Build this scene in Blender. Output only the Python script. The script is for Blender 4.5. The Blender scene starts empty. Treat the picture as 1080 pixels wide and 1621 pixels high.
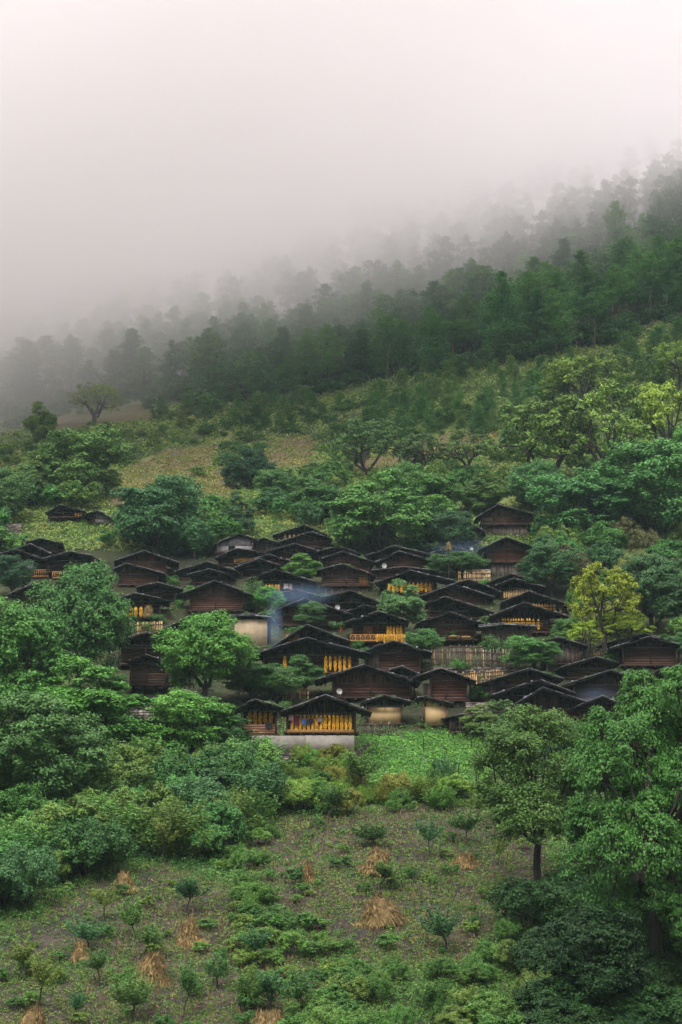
import bpy, math, random
import numpy as np
from math import radians, sin, cos, tan, pi, atan2

sc = bpy.context.scene
C = sc.collection
# ------------------------------------------------------------------ camera
F = 3000.0                      # focal length in pixels of the 1080 px wide picture
CX, CY = 540.0, 810.5
PITCH = math.atan(490.0 / F)
cam_d = bpy.data.cameras.new('camera')
cam = bpy.data.objects.new('camera', cam_d); C.objects.link(cam)
cam_d.sensor_fit = 'HORIZONTAL'; cam_d.sensor_width = 24.0
cam_d.lens = 24.0 * F / 1080.0
cam_d.clip_start = 0.5; cam_d.clip_end = 4000
cam.location = (0, 0, 0); cam.rotation_euler = (pi / 2 + PITCH, 0, 0)
sc.camera = cam
# ------------------------------------------------------------------ sky, sun, exposure
SUN_EL, SUN_AZ = radians(52), radians(200)      # azimuth measured from +Y clockwise: the sun stands behind and left of the viewer
w = bpy.data.worlds.new('World'); sc.world = w; w.use_nodes = True
nt = w.node_tree; nt.nodes.clear()
sky = nt.nodes.new('ShaderNodeTexSky'); sky.sky_type = 'NISHITA'; sky.sun_disc = False
sky.sun_elevation = SUN_EL; sky.sun_rotation = SUN_AZ; sky.air_density = 1.0; sky.dust_density = 3.0
hs = nt.nodes.new('ShaderNodeHueSaturation'); hs.inputs['Saturation'].default_value = 0.55
mx = nt.nodes.new('ShaderNodeMix'); mx.data_type = 'RGBA'; mx.inputs[0].default_value = 0.72
mx.inputs[7].default_value = (11.2, 9.5, 9.95, 1)                   # closed cloud cover, faintly pink
# an overcast sky is about three times brighter overhead than near the horizon
geo = nt.nodes.new('ShaderNodeTexCoord'); sep = nt.nodes.new('ShaderNodeSeparateXYZ'); nt.links.new(geo.outputs['Generated'], sep.inputs[0])
gr = nt.nodes.new('ShaderNodeMapRange'); gr.inputs[1].default_value = 0.0; gr.inputs[2].default_value = 1.0; gr.interpolation_type = 'SMOOTHERSTEP'; gr.inputs[3].default_value = 0.24; gr.inputs[4].default_value = 2.15
nt.links.new(sep.outputs[2], gr.inputs[0])
mu = nt.nodes.new('ShaderNodeVectorMath'); mu.operation = 'SCALE'
bg = nt.nodes.new('ShaderNodeBackground'); bg.inputs['Strength'].default_value = 0.085
wo = nt.nodes.new('ShaderNodeOutputWorld')
nt.links.new(sky.outputs[0], hs.inputs['Color']); nt.links.new(hs.outputs[0], mx.inputs[6])
nt.links.new(mx.outputs[2], mu.inputs[0]); nt.links.new(gr.outputs[0], mu.inputs['Scale']); nt.links.new(mu.outputs[0], bg.inputs['Color']); nt.links.new(bg.outputs[0], wo.inputs['Surface'])
sl = bpy.data.lights.new('sun', 'SUN'); sl.energy = 1.5; sl.angle = radians(14); sl.color = (1.0, 0.96, 0.9)
so = bpy.data.objects.new('sun', sl); C.objects.link(so)
so.rotation_euler = (pi / 2 - SUN_EL, 0, pi - SUN_AZ)
so.location = (-60, -60, 300)
sc.view_settings.view_transform = 'Standard'; sc.view_settings.look = 'None'
sc.view_settings.exposure = 0.75; sc.view_settings.gamma = 1.0
sc.render.engine = 'CYCLES'
cy = sc.cycles
cy.use_denoising = True
try: cy.denoiser = 'OPENIMAGEDENOISE'
except Exception: pass
cy.max_bounces = 18; cy.diffuse_bounces = 2; cy.glossy_bounces = 1; cy.transmission_bounces = 2
cy.volume_bounces = 16; cy.transparent_max_bounces = 8
cy.volume_step_rate = 1.0; cy.volume_max_steps = 64
cy.use_adaptive_sampling = True; cy.adaptive_threshold = 0.02
cy.sample_clamp_indirect = 4.0

# ------------------------------------------------------------------ ground shape
_D = np.array([-80, -20, 0, 20, 45, 65, 84, 90, 101, 118, 133, 148, 173, 203, 231, 252, 300, 370, 460, 560, 680, 820, 1000, 1200.])
_yy = {84: 1700, 90: 1620, 101: 1500, 118: 1350, 133: 1250, 148: 1170, 173: 1060, 203: 950, 231: 860, 252: 800, 300: 700, 370: 600, 460: 500, 560: 400, 680: 300, 820: 200, 1000: 120, 1200: 120}
_Z = [9, -0.5, -1.7, -6, -13, -14] + [d * (1300 - _yy[d]) / F for d in (84, 90, 101, 118, 133, 148, 173, 203, 231, 252, 300, 370, 460, 560, 680, 820, 1000, 1200)]
_Z = np.array(_Z, float); _Z[_D > 640] = np.array([202, 214, 210, 200.])[:int((_D > 640).sum())]
def noise2(x, y):
    return (np.sin(x * 1.0 + 1.3 * np.sin(y * 0.7 + 1.1)) * np.cos(y * 0.9 + 1.7 * np.sin(x * 0.6 + 0.5))
            + 0.5 * np.sin(x * 2.3 + 2.1 * np.cos(y * 1.7)) * np.sin(y * 2.1 + 0.4)
            + 0.25 * np.sin(x * 5.1 + y * 3.7) * np.cos(y * 4.9 - x * 2.2)) / 1.5
def smooth(a, b, v):
    t = np.clip((v - a) / (b - a), 0, 1); return t * t * (3 - 2 * t)
def H(X, Y):
    X = np.asarray(X, float); Y = np.asarray(Y, float)
    z = np.interp(Y, _D, _Z)
    z = (z + np.interp(Y - 6, _D, _Z) + np.interp(Y + 6, _D, _Z)) / 3
    t = np.interp(Y, [200, 250, 320, 400, 600, 900], [0, 0.02, 0.12, 0.2, 0.3, 0.34])
    z = z + t * 220 * np.tanh(X / 220)
    far = smooth(230, 330, Y)
    z = z + noise2(X * 0.035, Y * 0.035) * (0.5 + 3.2 * far) * smooth(60, 90, Y) + noise2(X * 0.16 + 5, Y * 0.16) * (0.22 + 0.4 * far)
    z = z - 5 * smooth(14, 34, X) * (1 - smooth(105, 132, Y)) * smooth(60, 80, Y)      # a gully under the big trees
    return z
cP, sP = cos(PITCH), sin(PITCH)
def ray(px, py):
    x = (px - CX) / F; u = (CY - py) / F
    return np.array([x, cP - u * sP, sP + u * cP])
def P(px, py, Y):
    """the point of pixel px,py on the upright plane at distance Y"""
    d = ray(px, py); return d * (Y / d[1])
_ts = np.arange(62, 1000, 0.5)
def hit(px, py):
    d = ray(px, py); t = _ts / d[1]
    m = d[2] * t < H(d[0] * t, d[1] * t)
    i = int(np.argmax(m)) if m.any() else len(_ts) - 1
    Y = _ts[i]; X = d[0] / d[1] * Y
    return float(X), float(Y), float(H(X, Y))
def proj(X, Y, Z):
    zc = Y * cP + Z * sP; u = Z * cP - Y * sP
    return CX + F * X / zc, CY - F * u / zc
def inpoly(px, py, poly):
    px = np.asarray(px); r = np.zeros(px.shape, bool); n = len(poly)
    for i in range(n):
        x1, y1 = poly[i]; x2, y2 = poly[(i + 1) % n]
        c = ((y1 > py) != (y2 > py)) & (px < (x2 - x1) * (py - y1) / (y2 - y1 + 1e-9) + x1)
        r ^= c
    return r

# ------------------------------------------------------------------ mesh helpers
class MB:
    def __init__(s): s.v = []; s.f = []; s.t = []; s.m = []; s.n = 0
    def add(s, verts, quads, tint=0.5, mi=0):
        v = np.asarray(verts, float).reshape(-1, 3); q = np.asarray(quads, int).reshape(-1, 4)
        s.v.append(v); s.f.append(q + s.n); s.n += len(v)
        s.t.append(np.broadcast_to(np.asarray(tint, float), (len(q),)).copy()); s.m.append(np.full(len(q), mi))
    def box(s, a, b, jit=0, tint=0.5, mi=0):
        x0, y0, z0 = a; x1, y1, z1 = b
        v = np.array([(x0, y0, z0), (x1, y0, z0), (x1, y1, z0), (x0, y1, z0), (x0, y0, z1), (x1, y0, z1), (x1, y1, z1), (x0, y1, z1)], float)
        if jit: v = v + R.uniform(-jit, jit, v.shape)
        s.add(v, BOXQ, tint, mi)
    def beam(s, p, q, wd, ht, tint=0.5, mi=0):
        """a bar from p to q"""
        p = np.array(p, float); q = np.array(q, float); d = q - p; d /= np.linalg.norm(d) + 1e-9
        up = np.array([0, 0, 1.0]) if abs(d[2]) < 0.9 else np.array([0, 1.0, 0])
        a = np.cross(d, up); a /= np.linalg.norm(a); b = np.cross(a, d)
        c = [(-1, -1), (1, -1), (1, 1), (-1, 1)]
        v = [p + a * wd / 2 * i + b * ht / 2 * j for i, j in c] + [q + a * wd / 2 * i + b * ht / 2 * j for i, j in c]
        s.add(v, [(3, 2, 1, 0), (4, 5, 6, 7), (0, 1, 5, 4), (1, 2, 6, 5), (2, 3, 7, 6), (3, 0, 4, 7)], tint, mi)
    def tube(s, pts, rad, n=6, tint=0.5, mi=0):
        pts = np.asarray(pts, float); m = len(pts)
        vs = []
        for i in range(m):
            d = pts[min(i + 1, m - 1)] - pts[max(i - 1, 0)]; d /= np.linalg.norm(d) + 1e-9
            up = np.array([0.3, 1, 0.1]) if abs(d[2]) > 0.7 else np.array([0, 0.1, 1.0])
            a = np.cross(d, up); a /= np.linalg.norm(a); b = np.cross(d, a)
            an = np.arange(n) / n * 2 * pi
            vs.append(pts[i] + rad[i] * (np.cos(an)[:, None] * a + np.sin(an)[:, None] * b))
        q = []
        for i in range(m - 1):
            for j in range(n):
                k = (j + 1) % n; q.append((i * n + j, i * n + k, (i + 1) * n + k, (i + 1) * n + j))
        s.add(np.concatenate(vs), q, tint, mi)
    def leaves(s, pos, nrm, ln, wd, tint, mi=0, axis=None):
        """one small pointed leaf (a bent diamond) per position"""
        n = len(pos); nrm = nrm / (np.linalg.norm(nrm, axis=1)[:, None] + 1e-9)
        r = R.normal(size=(n, 3)) if axis is None else axis
        a = r - (r * nrm).sum(1)[:, None] * nrm; a /= np.linalg.norm(a, axis=1)[:, None] + 1e-9
        b = np.cross(nrm, a)
        ln = np.broadcast_to(ln, (n,))[:, None]; wd = np.broadcast_to(wd, (n,))[:, None]
        v = np.stack([pos - a * ln / 2, pos + b * wd / 2 - nrm * wd * .18, pos + a * ln / 2, pos - b * wd / 2 - nrm * wd * .18], 1)
        s.add(v.reshape(-1, 3), np.arange(4 * n).reshape(n, 4), tint, mi)
    def mesh(s, name, mats, smooth_=False):
        me = bpy.data.meshes.new(name)
        v = np.concatenate(s.v); f = np.concatenate(s.f); t = np.concatenate(s.t); m = np.concatenate(s.m)
        me.vertices.add(len(v)); me.vertices.foreach_set('co', v.astype(np.float32).ravel())
        me.loops.add(len(f) * 4); me.loops.foreach_set('vertex_index', f.astype(np.int32).ravel())
        me.polygons.add(len(f)); me.polygons.foreach_set('loop_start', (np.arange(len(f)) * 4).astype(np.int32))
        me.polygons.foreach_set('loop_total', np.full(len(f), 4, np.int32)) if False else None
        me.update(calc_edges=True)
        a = me.attributes.new('tint', 'FLOAT', 'FACE'); a.data.foreach_set('value', t.astype(np.float32))
        for x in (mats if isinstance(mats, (list, tuple)) else [mats]): me.materials.append(x)
        if m.any(): me.polygons.foreach_set('material_index', m.astype(np.int32))
        if smooth_: me.polygons.foreach_set('use_smooth', np.ones(len(f), bool))
        return me
    def build(s, name, mats, parent=None, smooth_=False, **kw):
        if not s.v: return None
        return link(name, s.mesh(name, mats, smooth_), parent, **kw)
BOXQ = [(3, 2, 1, 0), (4, 5, 6, 7), (0, 1, 5, 4), (1, 2, 6, 5), (2, 3, 7, 6), (3, 0, 4, 7)]
R = np.random.RandomState(7)
def link(name, data, parent=None, loc=(0, 0, 0), rot=(0, 0, 0), scale=(1, 1, 1), color=None, **kw):
    o = bpy.data.objects.new(name, data); C.objects.link(o)
    o.location = loc; o.rotation_euler = rot; o.scale = scale
    if parent is not None: o.parent = parent
    if color is not None: o.color = (*color, 1)
    for k, x in kw.items():
        if x: o[k] = x
    return o
def thing(name, label, category, group=None, **kw):
    o = link(name, None, label=label, category=category, group=group, **kw); o.empty_display_size = 0.5; return o

# ------------------------------------------------------------------ materials
def newmat(name):
    m = bpy.data.materials.new(name); m.use_nodes = True; n = m.node_tree; n.nodes.clear()
    return m, n, n.nodes, n.links
def leaf_mat(name, trans=0.3, vary=0.5, rough=0.55, source='object', gloss=0.25):
    """leaf colour from the plant's own colour, varied leaf by leaf"""
    m, n, N, L = newmat(name)
    if source == 'object':
        oi = N.new('ShaderNodeObjectInfo'); col = oi.outputs['Color']
    else:
        oi = N.new('ShaderNodeAttribute'); oi.attribute_name = 'col'; col = oi.outputs['Color']
    at = N.new('ShaderNodeAttribute'); at.attribute_name = 'tint'
    mr = N.new('ShaderNodeMapRange'); mr.inputs[3].default_value = 1 - vary; mr.inputs[4].default_value = 1 + vary
    L.new(at.outputs['Fac'], mr.inputs[0])
    hsv = N.new('ShaderNodeHueSaturation'); L.new(col, hsv.inputs['Color']); L.new(mr.outputs[0], hsv.inputs['Value'])
    mh = N.new('ShaderNodeMapRange'); mh.inputs[3].default_value = 0.515; mh.inputs[4].default_value = 0.485
    L.new(at.outputs['Fac'], mh.inputs[0]); L.new(mh.outputs[0], hsv.inputs['Hue'])
    d = N.new('ShaderNodeBsdfPrincipled'); d.inputs['Roughness'].default_value = rough
    d.inputs['Specular IOR Level'].default_value = gloss
    t = N.new('ShaderNodeBsdfTranslucent'); L.new(hsv.outputs[0], d.inputs['Base Color']); L.new(hsv.outputs[0], t.inputs['Color'])
    ms = N.new('ShaderNodeMixShader'); ms.inputs[0].default_value = trans
    L.new(d.outputs[0], ms.inputs[1]); L.new(t.outputs[0], ms.inputs[2])
    o = N.new('ShaderNodeOutputMaterial'); L.new(ms.outputs[0], o.inputs['Surface'])
    return m
def rough_mat(name, c1, c2, scale=(1, 1, 1), nscale=3.0, rough=0.85, bump=0.3, tintvar=0.35, detail=5, spec=0.3, objcol=False, dist=0.02):
    """weathered surface: two colours mixed by stretched noise, each board or stone a little different"""
    m, n, N, L = newmat(name)
    tc = N.new('ShaderNodeTexCoord'); mp = N.new('ShaderNodeMapping'); mp.inputs['Scale'].default_value = scale
    L.new(tc.outputs['Object'], mp.inputs['Vector'])
    no = N.new('ShaderNodeTexNoise'); no.inputs['Scale'].default_value = nscale; no.inputs['Detail'].default_value = detail
    no.inputs['Roughness'].default_value = 0.65
    L.new(mp.outputs[0], no.inputs['Vector'])
    cr = N.new('ShaderNodeValToRGB'); cr.color_ramp.elements[0].position = 0.33; cr.color_ramp.elements[1].position = 0.68
    cr.color_ramp.elements[0].color = (*c1, 1); cr.color_ramp.elements[1].color = (*c2, 1)
    L.new(no.outputs['Fac'], cr.inputs[0])
    at = N.new('ShaderNodeAttribute'); at.attribute_name = 'tint'
    mr = N.new('ShaderNodeMapRange'); mr.inputs[3].default_value = 1 - tintvar; mr.inputs[4].default_value = 1 + tintvar
    L.new(at.outputs['Fac'], mr.inputs[0])
    hsv = N.new('ShaderNodeHueSaturation'); L.new(cr.outputs[0], hsv.inputs['Color']); L.new(mr.outputs[0], hsv.inputs['Value'])
    col = hsv.outputs[0]
    if objcol:
        oi = N.new('ShaderNodeObjectInfo'); mm = N.new('ShaderNodeMix'); mm.data_type = 'RGBA'; mm.blend_type = 'MULTIPLY'; mm.inputs[0].default_value = 1
        L.new(col, mm.inputs[6]); L.new(oi.outputs['Color'], mm.inputs[7]); col = mm.outputs[2]
    b = N.new('ShaderNodeBsdfPrincipled'); b.inputs['Roughness'].default_value = rough; b.inputs['Specular IOR Level'].default_value = spec
    L.new(col, b.inputs['Base Color'])
    if bump:
        bu = N.new('ShaderNodeBump'); bu.inputs['Strength'].default_value = bump; bu.inputs['Distance'].default_value = dist
        L.new(no.outputs['Fac'], bu.inputs['Height']); L.new(bu.outputs[0], b.inputs['Normal'])
    o = N.new('ShaderNodeOutputMaterial'); L.new(b.outputs[0], o.inputs['Surface'])
    return m
M = {}
M['leaf'] = leaf_mat('broad_leaf', 0.15, 0.6)
M['needle'] = leaf_mat('pine_needle', 0.15, 0.45, 0.6)
M['cover'] = leaf_mat('ground_plant', 0.3, 0.45, source='attr')
M['bark'] = rough_mat('bark', (.018, .015, .013), (.06, .05, .042), (1, 1, .3), 6, bump=.6)
M['pine_bark'] = rough_mat('pine_bark', (.05, .04, .033), (.14, .11, .085), (1, 1, .3), 3, bump=.5)
M['logs'] = rough_mat('brown_log_wood', (.030, .020, .015), (.15, .092, .068), (.35, .35, 5), 3.0, tintvar=.45, objcol=True)
M['planks'] = rough_mat('grey_plank_wood', (.04, .034, .028), (.17, .14, .115), (5, 5, .4), 2.0, tintvar=.5, objcol=True)
M['blackwood'] = rough_mat('smoke_black_wood', (.004, .004, .004), (.013, .011, .010), (.5, .5, 3), 3.0, tintvar=.15)  # smoke-dark wood, taken nearer black to paint in the shade under the eaves
M['newwood'] = rough_mat('fresh_yellow_wood', (.30, .15, .05), (.52, .29, .11), (3, 3, 3), 2.0, tintvar=.3)
M['roof'] = rough_mat('black_shingle', (.006, .007, .008), (.022, .023, .024), (1, 1, 1), 2.5, rough=.8, tintvar=.6, bump=.6)
M['verge'] = rough_mat('weathered_edge_board', (.05, .052, .055), (.24, .24, .24), (1, 1, 1), 5, tintvar=.6)
M['mud'] = rough_mat('rammed_earth', (.33, .26, .16), (.50, .42, .28), (1, 1, 1.6), 1.3, bump=.5, tintvar=.2, detail=8)
M['ochre'] = rough_mat('ochre_plaster', (.42, .31, .14), (.58, .43, .22), (1, 1, 1), 1.0, bump=.3, tintvar=.15, detail=8)
M['limewash'] = rough_mat('grey_limewash', (.16, .17, .17), (.34, .34, .33), (1, 1, .5), 1.5, bump=.3, tintvar=.2)
M['concrete'] = rough_mat('pale_block_wall', (.20, .19, .165), (.36, .34, .295), (1, 1, 1), .8, bump=.2, tintvar=.05, detail=8)
M['stone'] = rough_mat('dry_stone', (.06, .055, .05), (.26, .23, .20), (1, 1, 1), 2.5, bump=.8, tintvar=.6)
M['corn'] = rough_mat('dried_corn', (.44, .21, .014), (.80, .48, .045), (1, 1, 1), 9, bump=0, tintvar=.5, rough=.6)
M['corn_pale'] = rough_mat('pale_dried_corn', (.52, .34, .12), (.78, .60, .30), (1, 1, 1), 9, bump=0, tintvar=.35, rough=.7)
M['straw'] = rough_mat('dry_straw', (.10, .07, .024), (.38, .28, .115), (1, 1, 1), 4, bump=0, tintvar=.5)
M['sheet'] = rough_mat('corrugated_sheet', (.16, .18, .19), (.30, .33, .34), (1, 1, 1), 2, rough=.45, tintvar=.3)
M['white'] = rough_mat('white_paint', (.55, .56, .56), (.75, .76, .76), (1, 1, 1), 3, bump=0, tintvar=.1)
M['pale_stake'] = rough_mat('peeled_stake', (.20, .13, .055), (.48, .33, .15), (3, 3, .5), 2, tintvar=.45)
M['red'] = rough_mat('red_cloth', (.5, .04, .03), (.7, .08, .05), (1, 1, 1), 3, bump=0)
M['cloth'] = rough_mat('cloth', (.75, .75, .75), (1, 1, 1), (1, 1, 1), 5, bump=0, objcol=True, tintvar=.15)

# ------------------------------------------------------------------ ground
FIELD_A = [(395, 1315), (470, 1300), (560, 1285), (700, 1275), (860, 1300), (880, 1430), (800, 1480), (720, 1530), (520, 1530), (450, 1440), (380, 1400)]
FIELD_B = [(70, 1440), (190, 1385), (260, 1372), (330, 1395), (420, 1440), (520, 1540), (620, 1700), (-60, 1700), (-40, 1520)]
VEG = [(575, 1165), (700, 1158), (810, 1165), (800, 1225), (740, 1252), (640, 1268), (545, 1240), (560, 1200)]
DRY = [[(170, 790), (190, 745), (260, 712), (350, 700), (330, 745), (250, 790), (190, 810)],
       [(300, 770), (330, 745), (372, 735), (370, 790), (320, 800)],
       [(410, 720), (440, 700), (495, 688), (500, 740), (410, 740)],
       [(560, 730), (700, 690), (800, 660), (850, 655), (800, 705), (640, 745), (560, 750)],
       [(310, 835), (370, 815), (365, 845), (315, 852)], [(590, 750), (650, 740), (640, 765), (590, 765)],
       [(0, 670), (120, 650), (260, 640), (240, 665), (60, 690)]]
def soft(px, py, poly, X, Y, k=9):
    j = noise2(X * 0.9, Y * 0.9) * k + noise2(X * 2.9, Y * 2.9) * k * .5
    return inpoly(px + j, py + j * .7, poly)
def ground_color(X, Y, Z):
    """earth, grass, dry-field and soil areas; one colour per point of the ground itself"""
    px, py = proj(X, Y, Z)
    n = X.shape; c = np.zeros(n + (3,))
    g1 = np.array([.030, .046, .018]); g2 = np.array([.075, .105, .034]); g3 = np.array([.155, .165, .06])
    a = smooth(-.5, .6, noise2(X * .12, Y * .12 + 3))[..., None]; b = smooth(.0, .8, noise2(X * .3 + 9, Y * .3))[..., None]
    c[:] = g1 * (1 - a) + g2 * a
    up = ((Y > 240) & (Y < 420))[..., None]
    c = np.where(up, (c * (1 - .65 * b) + g3 * .65 * b) * 1.5, c)  # upper slope painted lighter to offset the shadow of the cloud
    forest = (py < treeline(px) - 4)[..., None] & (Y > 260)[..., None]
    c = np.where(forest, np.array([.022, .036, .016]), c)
    for q in DRY:
        m = soft(px, py, q, X, Y)[..., None]
        e = smooth(-.4, .6, noise2(X * .5, Y * .5))[..., None]
        c = np.where(m, np.array([.125, .10, .06]) * (1 - e) + np.array([.11, .12, .045]) * e, c)
    for q in (FIELD_A, FIELD_B):
        m = soft(px, py, q, X, Y, 14)[..., None]
        e = smooth(-.3, .7, noise2(X * 1.1, Y * 1.3))[..., None]
        c = np.where(m, np.array([.040, .038, .031]) * (1 - e) + np.array([.078, .068, .050]) * e, c)
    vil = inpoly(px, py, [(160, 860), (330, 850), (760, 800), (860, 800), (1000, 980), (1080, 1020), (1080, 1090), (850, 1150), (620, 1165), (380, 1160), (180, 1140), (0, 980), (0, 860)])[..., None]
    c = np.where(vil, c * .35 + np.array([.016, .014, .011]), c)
    v = soft(px, py, VEG, X, Y)[..., None]
    c = np.where(v, np.array([.05, .11, .03]), c)
    return c
TL = [(-600, 690), (0, 652), (170, 628), (320, 645), (450, 645), (560, 612), (700, 592), (860, 568), (980, 540), (1080, 500), (1700, 380)]
def treeline(px): return np.interp(px, [p[0] for p in TL], [p[1] for p in TL])
def build_ground():
    rows = np.concatenate([np.linspace(-80, 60, 18), np.linspace(66, 240, 300), np.linspace(241, 480, 160), np.linspace(484, 800, 60)])
    u = np.sinh(np.linspace(-1, 1, 341) * 2.2) / np.sinh(2.2) * 1.0
    YY, UU = np.meshgrid(rows, u, indexing='ij')
    XX = UU * (YY + 130) * 0.56
    ZZ = H(XX, YY)
    v = np.stack([XX, YY, ZZ], -1).reshape(-1, 3); a, b = XX.shape
    i = np.arange(a * b).reshape(a, b)
    q = np.stack([i[:-1, :-1], i[:-1, 1:], i[1:, 1:], i[1:, :-1]], -1).reshape(-1, 4)
    mb = MB(); mb.add(v, q)
    m, n, N, L = newmat('hillside_earth')
    at = N.new('ShaderNodeAttribute'); at.attribute_name = 'col'
    tc = N.new('ShaderNodeTexCoord'); no = N.new('ShaderNodeTexNoise'); no.inputs['Scale'].default_value = 2.6; no.inputs['Detail'].default_value = 9; no.inputs['Roughness'].default_value = .8
    L.new(tc.outputs['Object'], no.inputs['Vector'])
    mr = N.new('ShaderNodeMapRange'); mr.inputs[1].default_value = .3; mr.inputs[2].default_value = .7; mr.inputs[3].default_value = .3; mr.inputs[4].default_value = 1.75
    L.new(no.outputs['Fac'], mr.inputs[0])
    hsv = N.new('ShaderNodeHueSaturation'); L.new(at.outputs['Color'], hsv.inputs['Color']); L.new(mr.outputs[0], hsv.inputs['Value'])
    bs = N.new('ShaderNodeBsdfPrincipled'); bs.inputs['Roughness'].default_value = .95; bs.inputs['Specular IOR Level'].default_value = .1
    bu = N.new('ShaderNodeBump'); bu.inputs['Strength'].default_value = .8; bu.inputs['Distance'].default_value = .15
    L.new(no.outputs['Fac'], bu.inputs['Height']); L.new(bu.outputs[0], bs.inputs['Normal'])
    L.new(hsv.outputs[0], bs.inputs['Base Color']); o = N.new('ShaderNodeOutputMaterial'); L.new(bs.outputs[0], o.inputs['Surface'])
    ob = mb.build('ground', m, smooth_=True, kind='structure')
    ca = ob.data.attributes.new('col', 'FLOAT_COLOR', 'POINT')
    cc = ground_color(XX, YY, ZZ).reshape(-1, 3); cc = np.concatenate([cc, np.ones((len(cc), 1))], 1)
    ca.data.foreach_set('color', cc.astype(np.float32).ravel())
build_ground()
# ------------------------------------------------------------------ plant kinds: each makes a trunk mesh and a crown mesh, later shared by its copies
def unit(v): return v / (np.linalg.norm(v, axis=-1, keepdims=True) + 1e-9)
def bent(p, q, k, sag=0.0, wob=0.1):
    p = np.array(p, float); q = np.array(q, float); t = np.linspace(0, 1, k)[:, None]
    L_ = np.linalg.norm(q - p); off = R.normal(size=3) * wob * L_
    pts = p + (q - p) * t + np.sin(t * pi) * off + np.array([0, 0, sag * L_]) * np.sin(t * pi)
    return pts + R.normal(size=pts.shape) * wob * .15 * L_ * np.sin(t * pi)
def broad(seed, Ht=10., Rd=5., base=.3, lobes=16, lobe_r=.34, pads=20, leaves=70, leaf=.26, flat=.6, trunk_r=.28, trunk_h=.35, sparse=0., droop=0., low=-.25, lean=(0, 0), twig=True, inner=.5):
    global R
    R = np.random.RandomState(seed)
    tr, cr = MB(), MB()
    c0 = np.array([lean[0] * Rd, lean[1] * Rd, Ht * (base + (1 - base) * .5)]); rz = Ht * (1 - base) * .5
    fork = np.array([lean[0] * Rd * .3, lean[1] * Rd * .3, Ht * trunk_h])
    stem = bent((0, 0, -.8), fork, 6, wob=.05)
    tr.tube(stem, np.linspace(trunk_r * 1.25, trunk_r * .85, 6), 8)
    k = 0; LC = []
    while len(LC) < lobes and k < 4000:
        k += 1
        d = unit(R.normal(size=3))
        if d[2] < low: continue
        f = R.uniform(inner, .78)
        c = c0 + d * np.array([Rd, Rd, rz]) * f
        if any(np.linalg.norm((c - x[0]) / np.array([1, 1, .8])) < lobe_r * Rd * .8 for x in LC) and k < 2500: continue
        LC.append((c, lobe_r * Rd * R.uniform(.7, 1.25)))
    # branches
    hubs = [fork + (c0 - fork) * .5 + np.array([cos(a), sin(a), .3]) * Rd * .3 for a in R.uniform(0, 6.28, 5)]
    for h in hubs: tr.tube(bent(fork - [0, 0, .3], h, 6, wob=.12), np.linspace(trunk_r * .6, trunk_r * .36, 6), 6)
    P_, N_, T_ = [], [], []
    for c, lr in LC:
        h = min(hubs, key=lambda x: np.linalg.norm(x - c))
        tr.tube(bent(h, c, 5, wob=.12), np.linspace(trunk_r * .33, trunk_r * .14, 5), 5)
        lt = R.uniform(-.12, .12)
        for j in range(pads):
            d = unit(R.normal(size=3) + unit(c - c0) * .35 + np.array([0, 0, .35]))
            if R.rand() < sparse: continue
            pc = c + d * lr * np.array([1, 1, .8]) * R.uniform(.55, 1.02)
            if twig and j % 3 == 0: tr.tube(bent(c, pc, 3, wob=.1), [trunk_r * .11, trunk_r * .07, trunk_r * .04], 4)
            pr = lr * R.uniform(.26, .42); n = int(leaves * R.uniform(.6, 1.3))
            q = R.normal(size=(n, 3)); q = unit(q) * (R.rand(n, 1) ** .5)
            q[:, 2] = np.abs(q[:, 2]) * flat * np.where(R.rand(n) < .75, 1, -1)
            q[:, 2] -= droop * (q[:, 0] ** 2 + q[:, 1] ** 2)
            P_.append(pc + q * pr * 1.25)
            N_.append(unit(q * .7 + d * .35 + np.array([0, 0, .75]) + R.normal(size=(n, 3)) * .45))
            T_.append(np.clip(.5 + lt + R.uniform(-.1, .1) + R.normal(size=n) * .16, 0, 1))
    Pp = np.concatenate(P_); n = len(Pp)
    cr.leaves(Pp, np.concatenate(N_), leaf * R.uniform(.7, 1.3, n), leaf * .55 * R.uniform(.7, 1.3, n), np.concatenate(T_))
    return dict(trunk=tr.mesh('trunk', M['bark'], True), crown=cr.mesh('crown', M['leaf']), h=float(Pp[:, 2].max()), w=float(np.percentile(Pp[:, 0], 99.3) - np.percentile(Pp[:, 0], .7)))
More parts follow.
